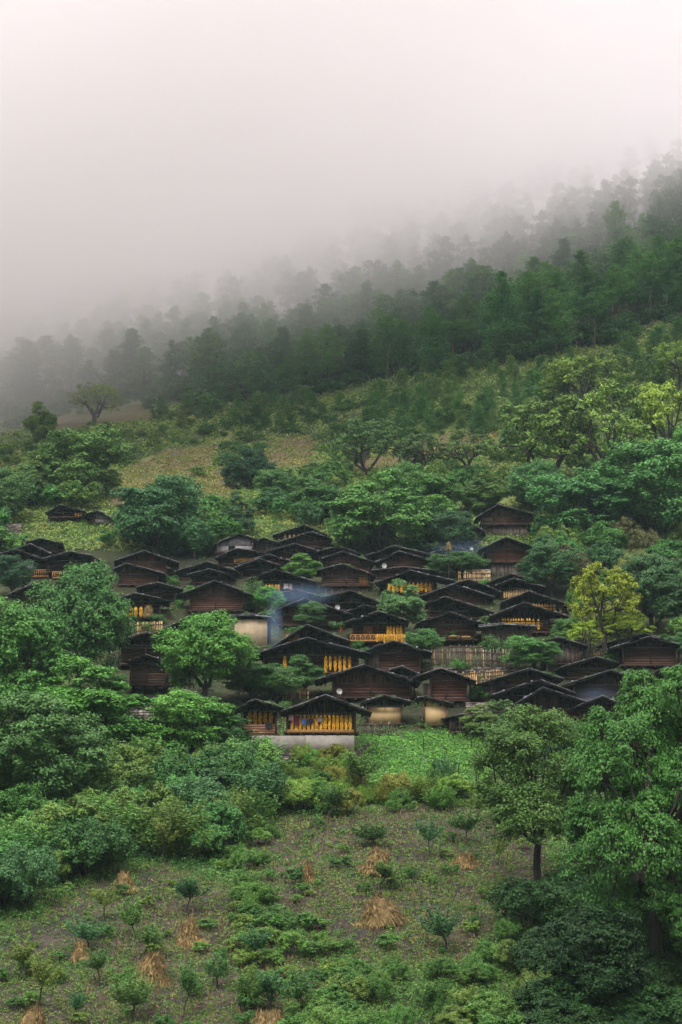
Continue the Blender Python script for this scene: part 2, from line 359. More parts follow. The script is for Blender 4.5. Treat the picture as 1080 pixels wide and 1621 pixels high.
def pine(seed, Ht=14., Rd=2.6, base=.38, whorls=13, leaf=.42, n_t=26, top='round', trunk_r=.16):
    global R
    R = np.random.RandomState(seed)
    tr, cr = MB(), MB()
    st = bent((0, 0, -.8), (R.uniform(-.3, .3), R.uniform(-.3, .3), Ht * .97), 8, wob=.012)
    tr.tube(st, np.linspace(trunk_r, .04, 8), 6)
    P_, A_, T_ = [], [], []
    for i in range(whorls):
        f = i / (whorls - 1); z = Ht * (base + (1 - base) * f * .97)
        if top == 'round': r = Rd * (math.sin(pi * min(1, .18 + f * .80)) ** .7) * R.uniform(.7, 1.15)
        else: r = Rd * (1.03 - f) ** .8 * R.uniform(.85, 1.1)
        r = max(r, .35)
        for b in range(R.randint(5, 8)):
            if R.rand() < .1: continue
            a = R.uniform(0, 2 * pi); rr = r * R.uniform(.6, 1.15)
            x0 = np.array([np.interp(z, st[:, 2], st[:, 0]), np.interp(z, st[:, 2], st[:, 1]), z])
            e = x0 + np.array([cos(a) * rr, sin(a) * rr, rr * R.uniform(.05, .4)])
            tr.tube(bent(x0, e, 4, -.06, .03), [trunk_r * .3, .03, .025, .015], 4)
            for s_ in np.linspace(.3, 1, max(3, int(rr * 2.2))):
                c = x0 + (e - x0) * s_ + R.normal(size=3) * .16
                n = int(n_t * R.uniform(.6, 1.2)); q = unit(R.normal(size=(n, 3)) + [0, 0, .35]) * R.uniform(.12, .5, (n, 1)) * (0.75 + .25 * rr)
                P_.append(c + q); A_.append(unit(q + [0, 0, .12]))
                T_.append(np.clip(.45 + .1 * f + R.uniform(-.15, .15) + R.normal(size=n) * .12, 0, 1))
    Pp = np.concatenate(P_); A = np.concatenate(A_); n = len(Pp)
    cr.leaves(Pp, unit(np.cross(A, R.normal(size=(n, 3))) + [0, 0, .35]), leaf * R.uniform(.7, 1.3, n), leaf * .3, np.concatenate(T_), axis=A)
    return dict(trunk=tr.mesh('trunk', M['pine_bark'], True), crown=cr.mesh('crown', M['needle']), h=float(Pp[:, 2].max()), w=float(np.percentile(np.abs(Pp[:, 0]), 98) * 2))
def feathery(seed, Ht=3., Rd=.9, base=.3, stems=16, n_l=130, leaf=.13, trunk_h=.3, trunk_r=.045, wide=.3):
    """thin rising shoots with narrow leaves: saplings and willowy shrubs"""
    global R
    R = np.random.RandomState(seed)
    tr, cr = MB(), MB()
    f = np.array([R.uniform(-.1, .1) * Ht, R.uniform(-.1, .1) * Ht, Ht * trunk_h])
    tr.tube(bent((0, 0, -.3), f, 5, wob=.06), np.linspace(trunk_r, trunk_r * .7, 5), 5)
    P_, A_ = [], []
    for i in range(stems):
        a = R.uniform(0, 2 * pi); r = Rd * R.uniform(.2, 1); e = f + np.array([cos(a) * r, sin(a) * r, Ht * (1 - trunk_h) * R.uniform(.45, 1) * (1 - .35 * (r / Rd) ** 2)])
        pts = bent(f, e, 6, -.08, .08); tr.tube(pts, np.linspace(trunk_r * .4, .008, 6), 4)
        n = n_l; s = R.uniform(.25, 1.04, n) * 5; i0 = np.minimum(s.astype(int), 4); t = (s - i0)[:, None]
        p = pts[i0] * (1 - t) + pts[i0 + 1] * t; out = unit(R.normal(size=(n, 3)) + [0, 0, .5])
        P_.append(p + out * Rd * R.uniform(.02, wide, (n, 1))); A_.append(out)
    Pp = np.concatenate(P_); A = np.concatenate(A_); n = len(Pp)
    cr.leaves(Pp, unit(np.cross(A, R.normal(size=(n, 3))) + [0, 0, .5]), leaf * R.uniform(.7, 1.4, n), leaf * .33, np.clip(.5 + R.normal(size=n) * .2, 0, 1), axis=A)
    return dict(trunk=tr.mesh('stem', M['bark'], True), crown=cr.mesh('foliage', M['leaf']), h=float(Pp[:, 2].max()), w=float(np.percentile(np.abs(Pp[:, 0]), 98) * 2))

K = {}
K['oak'] = [broad(11, base=.1, low=-.8, inner=.42, lobes=28, pads=22, leaves=58, lobe_r=.31, trunk_h=.22), broad(12, base=.14, low=-.75, inner=.42, lobes=26, pads=22, leaves=60, lobe_r=.33, lean=(.12, 0), trunk_h=.25), broad(13, Ht=10, Rd=4.2, low=-.85, inner=.42, lobes=26, pads=22, leaves=60, lobe_r=.33, base=.08, trunk_h=.2)]
K['big'] = [broad(21, Ht=10, Rd=4.4, lobes=44, lobe_r=.235, pads=30, leaves=88, leaf=.125, flat=.42, droop=.2, base=.0, low=-.9, inner=.5, trunk_h=.3),
            broad(22, Ht=10, Rd=5.0, lobes=44, lobe_r=.215, pads=30, leaves=88, leaf=.125, flat=.42, droop=.2, base=.0, low=-.9, inner=.5, trunk_h=.3)]
K['fine'] = [broad(31, Ht=10, Rd=3.2, lobes=32, lobe_r=.34, pads=36, leaves=52, leaf=.13, flat=.7, base=.14, trunk_h=.3, trunk_r=.17, low=-.8, lean=(-.1, 0))]
K['airy'] = [broad(41, Ht=10, Rd=5.5, lobes=26, lobe_r=.26, pads=13, leaves=46, leaf=.3, sparse=.35, trunk_h=.25, trunk_r=.36, base=.2, low=-.5), broad(42, Ht=10, Rd=5., lobes=20, lobe_r=.27, pads=12, leaves=46, leaf=.3, sparse=.4, trunk_h=.28, trunk_r=.36, base=.2, low=-.5)]
K['shrub'] = [broad(51, Ht=3, Rd=2.1, base=.0, lobes=19, lobe_r=.28, pads=15, leaves=46, leaf=.15, flat=1., trunk_r=.06, trunk_h=.15, low=-.3, twig=False),
              broad(52, Ht=3, Rd=2.3, base=.0, lobes=18, lobe_r=.28, pads=15, leaves=46, leaf=.15, flat=1., trunk_r=.06, trunk_h=.15, low=-.3, twig=False, lean=(.15, 0)),
              broad(53, Ht=3, Rd=1.9, base=.0, lobes=20, lobe_r=.27, pads=15, leaves=46, leaf=.13, flat=1., trunk_r=.06, trunk_h=.2, low=-.3, twig=False)]
K['scrub'] = [broad(s_, Ht=3, Rd=r_, base=.0, lobes=8, lobe_r=.45, pads=9, leaves=22, leaf=.34, flat=.9, trunk_r=.05, trunk_h=.15, low=-.2, twig=False) for s_, r_ in ((54, 2.1), (55, 2.4), (56, 1.9))]
K['pine'] = [pine(61, Rd=3., base=.2, whorls=15), pine(62, Rd=3.3, base=.25, whorls=14), pine(63, Rd=2.6, base=.16, whorls=16, top='cone'), pine(64, Rd=3.1, base=.12, whorls=16), pine(66, Ht=16, Rd=2.4, base=.62, whorls=8)]
K['young_pine'] = [pine(71, Ht=4, Rd=1.3, base=.05, whorls=9, leaf=.3, n_t=24, top='cone', trunk_r=.07), pine(72, Ht=4, Rd=1.6, base=.04, whorls=8, leaf=.3, n_t=26, top='cone', trunk_r=.07)]
K['fluff'] = [feathery(81, stems=18, leaf=.14, wide=.24, n_l=150), feathery(82, Rd=1.05, stems=20, leaf=.14, wide=.22, n_l=150), feathery(83, Rd=.85, stems=15, trunk_h=.42, leaf=.14, wide=.26, n_l=150)]
K['willow'] = [feathery(91, Ht=4, Rd=1.5, stems=34, n_l=170, trunk_h=.06, leaf=.17, wide=.24), feathery(92, Ht=4, Rd=1.2, stems=28, n_l=170, trunk_h=.06, leaf=.17, wide=.24)]
GAIN = np.array([1.75, 2.25, 1.2])
PR = random.Random(5)
def plant(kind, px, py, hpx, wpx, color, label, category='tree', name='tree', group=None, var=None, at=None, sink=0.0, crown_name='crown', trunk_name='trunk', rz=None, tilt=.03):
    k = K[kind]; t = k[PR.randrange(len(k)) if var is None else var]
    X, Y, Z = at if at else hit(px, py)
    s = (Y * cP + Z * sP) / F
    hz = hpx * s / t['h']; wx = wpx * s / t['w']
    o = thing(name, label, category, group, loc=(X, Y, Z - sink), rot=(PR.uniform(-tilt, tilt), PR.uniform(-tilt, tilt), PR.uniform(0, 6.28) if rz is None else rz), scale=(wx, wx, hz))
    j = PR.uniform(.88, 1.12)
    link(trunk_name, t['trunk'], o); link(crown_name, t['crown'], o, color=tuple(np.array(color) * j * GAIN))
    LAND.append((px, py - hpx / 2, label)) if False else None
    return o
# ------------------------------------------------------------------ low cloud and haze
def vol_box(name, a, b, dens, color, aniso=0.0, build=None, **kw):
    mb = MB(); mb.box(a, b)
    m, n, N, L = newmat(name + '_air')
    pv = N.new('ShaderNodeVolumePrincipled'); pv.inputs['Color'].default_value = (*color, 1); pv.inputs['Density'].default_value = dens
    pv.inputs['Anisotropy'].default_value = aniso
    o = N.new('ShaderNodeOutputMaterial'); L.new(pv.outputs[0], o.inputs['Volume'])
    if build: build(m, N, L, pv)
    return mb.build(name, m, kind='stuff', **kw)
vol_box('haze', (-560, -95, -32), (560, 840, 345), 0.00012, (.62, .88, .93))
def cloud_nodes(m, N, L, pv):
    g = N.new('ShaderNodeNewGeometry'); sx = N.new('ShaderNodeSeparateXYZ'); L.new(g.outputs['Position'], sx.inputs[0])
    mp = N.new('ShaderNodeVectorMath'); mp.operation = 'MULTIPLY'; mp.inputs[1].default_value = (.011, .011, .02)
    L.new(g.outputs['Position'], mp.inputs[0])
    no = N.new('ShaderNodeTexNoise'); no.inputs['Scale'].default_value = 1.0; no.inputs['Detail'].default_value = 2.5; L.new(mp.outputs[0], no.inputs['Vector'])
    def math_(op, a, b):
        x = N.new('ShaderNodeMath'); x.operation = op
        for i, q in enumerate((a, b)):
            if isinstance(q, (int, float)): x.inputs[i].default_value = q
            else: L.new(q, x.inputs[i])
        return x.outputs[0]
    tilt = math_('MULTIPLY', sx.outputs[0], -0.52)
    nz = math_('MULTIPLY', math_('SUBTRACT', no.outputs['Fac'], .5), 58.0)
    h = math_('ADD', math_('ADD', sx.outputs[2], tilt), nz)
    mr = N.new('ShaderNodeMapRange'); mr.interpolation_type = 'SMOOTHERSTEP'
    mr.inputs[1].default_value = 78; mr.inputs[2].default_value = 185; mr.inputs[3].default_value = 0; mr.inputs[4].default_value = 0.026
    L.new(h, mr.inputs[0])
    tp = N.new('ShaderNodeMapRange'); tp.interpolation_type = 'SMOOTHERSTEP'
    tp.inputs[1].default_value = 165; tp.inputs[2].default_value = 250; tp.inputs[3].default_value = 1; tp.inputs[4].default_value = 0.0
    L.new(sx.outputs[2], tp.inputs[0])
    L.new(math_('MULTIPLY', mr.outputs[0], tp.outputs[0]), pv.inputs['Density'])
    m.cycles.volume_sampling = 'DISTANCE'
CLOUD = vol_box('low_cloud', (-420, 250, 60), (420, 760, 285), 0.01, (.999, .992, .994), 0.0, cloud_nodes)
# ------------------------------------------------------------------ timber houses
HR = random.Random(3)
HOUSES = {}
def hu(a, b): return HR.uniform(a, b)
def slope_shingles(mb, vb, A, E, y0, y1, th=.11, edge=True):
    """one roof slope from the ridge A to the eave E, laid in overlapping courses of boards"""
    A = np.array(A, float); E = np.array(E, float); L_ = np.linalg.norm(E - A); n = max(4, int(L_ / .55))
    d = (E - A) / L_; nrm = np.array([-d[1], d[0]]) if d[0] < 0 else np.array([-d[1], d[0]])
    if nrm[1] < 0: nrm = -nrm
    ns = max(4, int((y1 - y0) / .8))
    ys = np.linspace(y0, y1, ns + 1)
    for k in range(n):
        s0 = L_ * k / n; s1 = L_ * (k + 1) / n + .14
        if k == n - 1: s1 = L_ + hu(-.05, .1)
        for j in range(ns):
            a, b = ys[j] + (hu(-.03, .03) if j == 0 else 0), ys[j + 1] + .01
            sag = -.05 * sin(pi * (j + .5) / ns); lift = hu(0, .035)
            p0 = A + d * s0 + nrm * (lift + (0 if k else .0)); p1 = A + d * (s1) + nrm * (lift + .03)
            v = []
            for yy in (a, b):
                for pnt, up in ((p0, 0), (p0, 1), (p1, 1), (p1, 0)):
                    q = pnt - nrm * th * (1 - up); v.append((q[0], yy, q[1] + sag + hu(-.012, .012)))
            mb.add(v, [(0, 1, 2, 3), (7, 6, 5, 4), (1, 5, 6, 2), (0, 3, 7, 4), (0, 4, 5, 1), (3, 2, 6, 7)], hu(.1, .9))
    if edge:
        m = max(3, int(L_ / .9)); 
        for k in range(m):
            if HR.random() < .15: continue
            s0 = L_ * (k + hu(0, .12)) / m; s1 = L_ * (k + 1 + hu(-.08, .08)) / m
            p0 = A + d * s0 + nrm * (.075 + hu(0, .025)); p1 = A + d * min(s1, L_) + nrm * (.075 + hu(0, .025))
            y = y0 - .05 + hu(-.03, .03)
            vb.beam((p0[0], y, p0[1]), (p1[0], y, p1[1]), .09, .05, hu(.05, 1), 1)
    for k in range(int(L_ * 1.1)):      # stones that weigh the shingles down
        if HR.random() < .5: continue
        s = hu(.1, .98) * L_; p = A + d * s + nrm * .12; r = hu(.06, .12); y = y0 + hu(.15, .7)
        v = [(p[0] + r * a_, y + r * b_, p[1] + r * c_ * .7) for a_, b_, c_ in ((-1, -.8, -1), (1, -1, -.8), (1, 1, -1), (-1, 1, -1), (-.6, -.6, .9), (.7, -.5, 1), (.6, .7, .8), (-.7, .6, 1))]
        vb.add(v, BOXQ, hu(.5, 1.0), 1)
def log_wall(mb, x0, x1, z0, z1, y, th=.16, step=.24):
    n = max(2, int(round((z1 - z0) / step))); h = (z1 - z0) / n
    for i in range(n):
        e = hu(-.015, .015)
        mb.box((x0 - .04, y + e, z0 + i * h + .012), (x1 + .04, y + th + e, z0 + (i + 1) * h - .012), .004, hu(.1, .9))
    mb.box((x0, y + .05, z0), (x1, y + th - .02, z1), 0, .1)
def plank_wall(mb, x0, x1, z0, z1, y, th=.05, step=.22, ragged=0.0, f=None):
    n = max(2, int(round((x1 - x0) / step))); w_ = (x1 - x0) / n
    for i in range(n):
        t = z1 if f is None else f(x0 + (i + .5) * w_)
        t += hu(-ragged, 0); e = hu(-.015, .015)
        if t - z0 < .05: continue
        mb.box((x0 + i * w_ + .005, y + e, z0), (x0 + (i + 1) * w_ - .005, y + th + e, t), .005, hu(0, 1))
def house(key, label, ax, ay, lx, ly, rx, ry, wy, by, wall=None, style='logs', lower='black', ov=1.1, depth=3.9, yaw=None, col=(1, 1, 1), lcol=(1, 1, 1), panels=(), name='timber_house', cat='house', group='timber houses of the hillside village', post=True, gable='black', gal=1.1, wt=None, D=None, roofmat='roof', inner=None, sheet=False):
    dl, dr = .05 * (ax - lx), .05 * (rx - ax); ly += dl * (ly - ay) / max(ax - lx, 1); ry += dr * (ry - ay) / max(rx - ax, 1); lx -= dl; rx += dr
    g = hit(ax, by); D = D or g[1]
    O = P(ax, by, D); O = np.array([O[0], D, O[2]])
    s = (D * cP + O[2] * sP) / F
    A = P(ax, ay, D - ov) - O; Lf = P(lx, ly, D - ov) - O; Rt = P(rx, ry, D - ov) - O
    W_ = Rt[0] - Lf[0]
    if style == 'logs' and gable == 'black': gable = 'logs'
    if wall is None: wall = (lx + (rx - lx) * .13, rx - (rx - lx) * .13)
    x0 = P(wall[0], wy, D)[0] - O[0]; x1 = P(wall[1], wy, D)[0] - O[0]
    zw = P(ax, wy, D)[2] - O[2]
    zw = max(zw, .1)
    def roofz(x):
        if x < A[0]: return A[2] + (Lf[2] - A[2]) * (A[0] - x) / (A[0] - Lf[0] + 1e-6)
        return A[2] + (Rt[2] - A[2]) * (x - A[0]) / (Rt[0] - A[0] + 1e-6)
    if yaw is None: yaw = hu(-9, 9)
    t = thing(name, label, cat, group, loc=O, rot=(0, 0, radians(yaw)))
    HOUSES[key] = dict(O=O, D=D, t=t, s=s, zw=zw, yaw=radians(yaw))
    # roof
    rf, vg = MB(), MB()
    slope_shingles(rf, rf, (A[0] + .06, A[2]), (Lf[0], Lf[2]), -ov, depth + .4)
    slope_shingles(rf, rf, (A[0] - .06, A[2] - .004), (Rt[0], Rt[2]), -ov, depth + .4)
    rf.build('roof', [M[roofmat], M['verge']], t)
    pu = MB()
    for x in np.linspace(Lf[0] * .8 + A[0] * .2, Rt[0] * .8 + A[0] * .2, 5):
        pu.beam((x, -ov + hu(.1, .35), roofz(x) - .26), (x, depth, roofz(x) - .26), .13, .13, .4)
    tz = min(roofz(x0), roofz(x1)) - .28
    if wt is not None: tz = min(tz, P(ax, wt, D)[2] - O[2])
    tz = max(tz, zw + .5)
    wood = 'newwood' if gable == 'new' else 'blackwood'
    if post:
        yb = -ov * .55
        pu.beam((x0 - .1, yb, tz), (x1 + .1, yb, tz), .1, .12, .9)
        pu.beam((A[0], yb, tz), (A[0], yb, A[2] - .25), .1, .1, .9)
    pu.build('roof_beam', M['blackwood'], t)
    yw = gal if style == 'open' else 0.0
    # body behind the front
    bd = MB()
    for xa, xb in ((x0, x0 + .14), (x1 - .14, x1)):
        log_ = MB()
        bd.box((xa, yw + .03, zw), (xb, depth, min(roofz(xa), roofz(xb)) - .3), 0, .4)
    bd.box((x0, depth - .14, zw), (x1, depth - .01, tz), 0, .4)
    bd.box((x0 + .15, yw + .35, zw), (x1 - .15, yw + .45, A[2] - .5), 0, .1) if False else None
    bd.build('side_wall', M['blackwood'], t)
    # gable of upright boards
    gb = MB()
    plank_wall(gb, x0, x1, tz + .02, 0, yw + .07, .05, .24, f=lambda x: roofz(x) - .17)
    gb.build('gable', M[{'black': 'blackwood', 'logs': 'logs', 'planks': 'planks', 'new': 'newwood', 'lime': 'limewash', 'ochre': 'ochre'}.get(gable, 'blackwood')], t, color=col)
    # front wall
    fw = MB()
    if style in ('logs', 'open'):
        log_wall(fw, x0, x1, zw, tz, yw)
        fw.beam(((x0 + x1) / 2 + hu(-.3, .3), yw - .04, zw), ((x0 + x1) / 2, yw - .04, tz), .13, .08, .15)
        mt = 'logs'
    elif style == 'planks': plank_wall(fw, x0, x1, zw, tz, yw, .06, .2); mt = 'planks'
    else:
        fw.box((x0, yw, zw), (x1, yw + .25, tz), 0, .5); mt = {'mud': 'mud', 'ochre': 'ochre', 'lime': 'limewash'}[style]
    w_ob = fw.build('front_wall', M[mt if not (inner and style == 'open') else inner], t, color=col)
    # posts
    for xp in ((x0 - .06, x1 + .06) if style != 'mud' else ()):
        pb = MB(); yb = -.12 if style != 'open' else -.1
        pb.beam((xp, yb, zw - .05), (xp, yb, roofz(xp) - .2), .15, .15, hu(.3, .9)); pb.build('post', M['logs'], t, color=(.9, .85, .8))
    if style == 'open' and x1 - x0 > 3:
        pb = MB(); xp = x0 + (x1 - x0) * hu(.4, .6); pb.beam((xp, -.1, zw), (xp, -.1, tz), .1, .1, .5); pb.build('post', M['logs'], t)
    # floor edge and what carries it
    fl = MB(); fl.box((x0 - .3, -.32, zw - .16), (x1 + .3, depth - .1, zw - .01), .01, .5)
    for x in np.arange(x0, x1, .9): fl.box((x, -.5, zw - .3), (x + .13, depth - .2, zw - .17), .01, .5)
    fl.build('floor', M['logs' if style != 'mud' else 'stone'], t, color=(.6, .55, .5))
    lo = MB(); drop = -6.0
    if lower == 'planks':
        plank_wall(lo, x0 + .1, x1 - .1, -.3, zw - .3, .12, .05, .2); lo.box((x0 + .1, .2, -3), (x1 - .1, depth, zw - .3), 0, .1)
        lo.build('lower_wall', M['planks'], t, color=lcol)
    elif lower in ('stone', 'concrete', 'ochre', 'mud'):
        lo.box((x0, .05, -2.5), (x1, depth, zw - .18), 0, .5); lo.build('lower_wall', M[lower], t)
    else:
        lo.box((x0 + .2, .9, -3), (x1 - .2, depth, zw - .3), 0, .3)
        for x in np.linspace(x0 + .1, x1 - .1, 4): lo.beam((x, 0, -1.2), (x, 0, zw - .3), .14, .14, .7)
        lo.build('stilts', M['blackwood'], t)
    for (pa, pb_, pc, pd, mm, nm) in panels:
        q = MB(); a = P(pa, pd, D) - O; b = P(pb_, pc, D) - O
        yy = yw - .07
        if mm in ('newwood', 'planks', 'pale_stake'): plank_wall(q, a[0], b[0], a[2], b[2], yy, .05, .2)
        else: q.box((a[0], yy, a[2]), (b[0], yy + .05, b[2]))
        q.beam((a[0], yy - .02, b[2]), (b[0], yy - .02, b[2]), .07, .07, .2); q.beam((a[0], yy - .02, a[2]), (a[0], yy - .02, b[2]), .07, .07, .2); q.beam((b[0], yy - .02, a[2]), (b[0], yy - .02, b[2]), .07, .07, .2)
        q.build(nm, M[mm], w_ob)
    return t
RED = (1.12, .95, .88); BR = (1, 1, 1); DK = (.55, .55, .55); GR = (.7, .75, .8)
def hs_(k, label, *a, **kw): house(k, label, *a, **kw)
# upper left
hs_('ul1', 'small dark gabled house with orange cobs among trees, upper left', 95, 799, 72, 812, 133, 809, 818, 828, style='open', ov=.7)
hs_('ul2', 'pale walled lean house half hidden in bushes at the upper left', 155, 808, 132, 814, 187, 826, 828, 834, style='lime', gable='lime', wall=(150, 183), ov=.7)
hs_('ul3', 'small dark roofed house peeping from the bushes at the far left', 28, 778, 4, 784, 53, 792, 802, 808, style='planks', col=GR)
hs_('ul4', 'low dark house with flat gable at the left edge below the pink brick wall', 13, 846, -14, 856, 42, 856, 872, 880, style='logs', col=DK)
hs_('ul5', 'slate blue roofed house in the left cluster, right of the two dark gables', 62, 852, 33, 860, 96, 859, 872, 884, style='planks', col=(.5, .6, .75))
hs_('ul6', 'open gabled barn with a bare king post, behind the balcony with the yellow rail', 47, 861, 26, 869, 82, 878, 890, 896, style='open', col=DK)
hs_('ul7', 'dark house whose gallery has a yellow railing and a white cloth', 25, 870, -4, 878, 73, 887, 904, 916, wall=(2, 72), style='open', gal=1.5)
hs_('ul8', 'long roofed house with a yellow railing seen through the big left tree', 113, 873, 70, 884, 145, 880, 904, 918, wall=(76, 150), style='open', gal=1.4)
hs_('ul16', 'dark gabled house half covered by the big tree, left edge below the yellow railing', 55, 924, 14, 941, 95, 936, 968, 975, wall=(22, 88), style='logs', col=(.75, .7, .65), depth=4.5)
hs_('bk9', 'large brown house with a wide flat gable behind the top of the left tree', 227, 872, 183, 888, 280, 890, 909, 916, wall=(194, 262), style='logs', col=RED, ov=.9, yaw=6)
hs_('bk10', 'brown house with a low black roof just below the large left gable', 202, 892, 181, 901, 259, 908, 925, 930, wall=(190, 250), style='logs', col=RED)
hs_('bk11', 'two tiered dark house with a slender centre post above the corn rack and straw bundle', 247, 922, 217, 930, 286, 932, 956, 960, wall=(228, 276), style='open', gal=1.2)
hs_('bk12', 'open black roofed rack house holding four fat yellow corn rolls and a straw bundle', 212, 939, 190, 946, 263, 950, 977, 984, wall=(194, 252), style='open', gal=1.6, col=DK)
hs_('bk13', 'black house with wide flat gable right of the large left gable', 328, 889, 270, 907, 372, 903, 915, 918, style='open', ov=.8)
hs_('bk14', 'small black gabled house in front of the utility pole', 333, 901, 298, 910, 368, 911, 922, 926, style='logs', col=DK, wall=(308, 358))
hs_('bk15', 'large brown log house standing alone above the square earth walled house', 342, 919, 287, 940, 398, 942, 966, 976, wall=(302, 383), style='logs', col=(1.1, .95, .9), lower='black', ov=1.1, yaw=0)
hs_('md17', 'black roof slope of a house mostly hidden behind the middle left tree', 300, 976, 248, 1001, 350, 1000, 1020, 1030, style='logs', col=DK, wall=(262, 338))
hs_('md18', 'tall black house with three stacked roof edges between the two big left trees', 232, 1001, 178, 1017, 283, 1022, 1050, 1062, wall=(190, 272), style='open', gal=1.5, depth=4.4)
hs_('md18b', 'brown walled lean house with a low gable tucked below the three stacked roof edges', 231, 1037, 203, 1048, 264, 1047, 1083, 1100, wall=(208, 262), style='logs', ov=.7, depth=2.2, lower='black')
# top centre
hs_('g1', 'pale grey walled house with a small row of windows, top centre left of the village', 377, 845, 341, 861, 405, 853, 874, 882, wall=(344, 399), style='lime', gable='lime', ov=.5, panels=((362, 372, 865, 871, 'blackwood', 'window'),), post=False)
hs_('g2', 'bluish walled small house squeezed between the pale grey house and the twin roofed house', 418, 851, 391, 863, 443, 860, 872, 878, style='planks', gable='planks', col=(.55, .7, .75), ov=.7)
hs_('g3', 'topmost centre house, its eave lined with pale bundles', 482, 831, 434, 847, 522, 849, 852, 858, style='open', ov=.8, wall=(446, 514), depth=4.5)
hs_('g4', 'brown house with the front of the two stacked roofs at the top centre', 492, 842, 443, 858, 525, 853, 866, 872, wall=(452, 516), style='logs', col=RED, ov=.9, gable='logs')
hs_('g5', 'brown house directly below the twin roofed top centre house', 466, 861, 424, 873, 506, 873, 884, 890, style='logs', col=(.9, .8, .8), gable='logs')
hs_('g13', 'black roofed house touching the big bright tree, right below the top centre pair', 536, 865, 498, 874, 572, 877, 890, 894, style='logs', col=DK)
hs_('g12', 'brown wide gabled house behind the one with the orange board panel', 542, 873, 509, 885, 592, 890, 905, 912, wall=(516, 584), style='logs', col=RED, ov=.8, gable='logs')
hs_('g14', 'brown log house with an orange board panel at its right end', 542, 893, 504, 903, 592, 910, 926, 941, wall=(511, 584), style='logs', col=(1, .95, .95), lower='planks', gable='logs', ov=.9, panels=((569, 582, 910, 926, 'newwood', 'board_panel'),), yaw=2)
hs_('g6', 'black roofed house with a slanting row of orange cobs below its right eave', 378, 868, 343, 882, 421, 876, 892, 896, style='open')
hs_('g7', 'low house with a reddish board wall left of the round light tree', 425, 878, 378, 893, 462, 889, 900, 904, style='logs', col=(1.5, .9, .75), gable='logs')
hs_('g8', 'dark open fronted house with two upright posts left of the round light tree', 413, 885, 374, 898, 458, 900, 914, 918, style='open', gal=1.0, col=(.8, .75, .75))
hs_('g11', 'broad black roofed house with short corn rolls and hung washing', 438, 901, 391, 918, 497, 921, 936, 942, wall=(402, 478), style='open', gal=1.3, ov=1.1)
hs_('g22', 'long low black roof in the blue smoke, left one of the pair', 470, 934, 441, 941, 514, 946, 958, 962, style='logs', col=DK)
hs_('g22b', 'black house with stacked firewood under the roof, in the blue smoke', 556, 935, 510, 946, 605, 955, 965, 969, style='open', gal=1.6, wall=(520, 590), depth=3.2)
hs_('g23', 'brown house with the smoke rising before it, left of the red flag', 482, 948, 438, 965, 555, 973, 989, 997, wall=(446, 540), style='logs', col=(.8, .7, .7), gable='black', ov=1.1, depth=4)
hs_('g24', 'small black gabled house behind the bright balcony house', 578, 958, 548, 969, 628, 972, 984, 990, style='open', col=DK, wall=(556, 618), depth=2.6)
hs_('g25', 'house with a light wood balcony crammed with yellow corn', 600, 968, 549, 985, 645, 983, 1012, 1024, wall=(560, 640), style='open', gal=1.3, ov=1.2, col=(1.2, 1, .85), gable='black', panels=((576, 590, 989, 1005, 'newwood', 'door'),), yaw=0, depth=3.4)
# right of centre
hs_('g20', 'brown boarded house mostly hidden by the dark tree, upper right of centre', 676, 822, 655, 834, 702, 832, 856, 870, wall=(662, 692), style='logs', col=RED, gable='black')
hs_('g21', 'dark plank house with a steep right roof edge, left of the highest stilt house', 724, 816, 688, 834, 766, 840, 856, 862, wall=(700, 757), style='logs', col=(.6, .55, .55), gable='logs')
hs_('g15', 'large black roofed house with stacked gables behind the dish, centre right', 625, 864, 583, 879, 687, 880, 888, 892, style='logs', col=DK, ov=.9)
hs_('g16', 'brown gabled house with a white satellite dish at its left', 632, 873, 596, 890, 684, 887, 900, 904, wall=(603, 676), style='logs', col=(1.2, .95, .85), gable='black', ov=.9, depth=3)
hs_('g17', 'low eaves-on shed roof with a stovepipe, under the dish', 640, 898, 591, 903, 692, 904, 914, 918, wall=(597, 680), style='logs', col=(.9, .8, .75), post=False, ov=.7, depth=3)
hs_('g18', 'black gabled house with a row of long yellow corn strings behind the tree', 650, 903, 598, 921, 718, 920, 938, 946, wall=(612, 686), style='open', gal=1.2, ov=1.2)
hs_('g19', 'reddish boarded house with a dark square window opening below the tall straw pole', 717, 865, 680, 877, 762, 877, 896, 902, wall=(684, 772), style='logs', col=(1.45, 1., .85), gable='black', ov=1, panels=((742, 757, 872, 886, 'blackwood', 'window'),), yaw=-3)
hs_('k1', 'tall brown stilt house with a plank lower storey, highest at the upper right', 789, 799, 755, 819, 857, 817, 829, 849, wall=(764, 838), style='logs', col=(1.1, .95, .85), lower='planks', gable='logs', ov=1.1, panels=((819, 826, 812, 822, 'blackwood', 'window'),), yaw=0)
hs_('k2', 'tall brown stilt house with a weathered plank lower storey, second from the top right', 800, 850, 760, 870, 852, 868, 889, 913, wall=(772, 832), style='logs', col=(1.25, .95, .85), lower='planks', gable='black', ov=1.2, wt=866, yaw=3)
hs_('k5', 'black roofed house directly below the tall stilt houses', 808, 908, 773, 922, 843, 920, 932, 936, style='open', col=DK)
hs_('k6', 'black gabled house with thin cream coloured strings along its gallery', 814, 916, 786, 927, 862, 930, 946, 950, wall=(794, 850), style='open', gal=1.2)
hs_('k7', 'house with corn strings and a blue door frame behind the long corn row', 838, 936, 797, 953, 898, 957, 970, 975, wall=(804, 896), style='open', gal=1.2, ov=1.1)
hs_('k8', 'wide house with a long row of short yellow corn rolls and a small white window', 831, 954, 778, 975, 916, 981, 1000, 1008, wall=(790, 905), style='open', gal=.9, ov=1.1, col=(1.4, 1.1, .8), panels=((873, 886, 978, 984, 'white', 'window'), (888, 904, 980, 998, 'newwood', 'board_panel')), yaw=0)
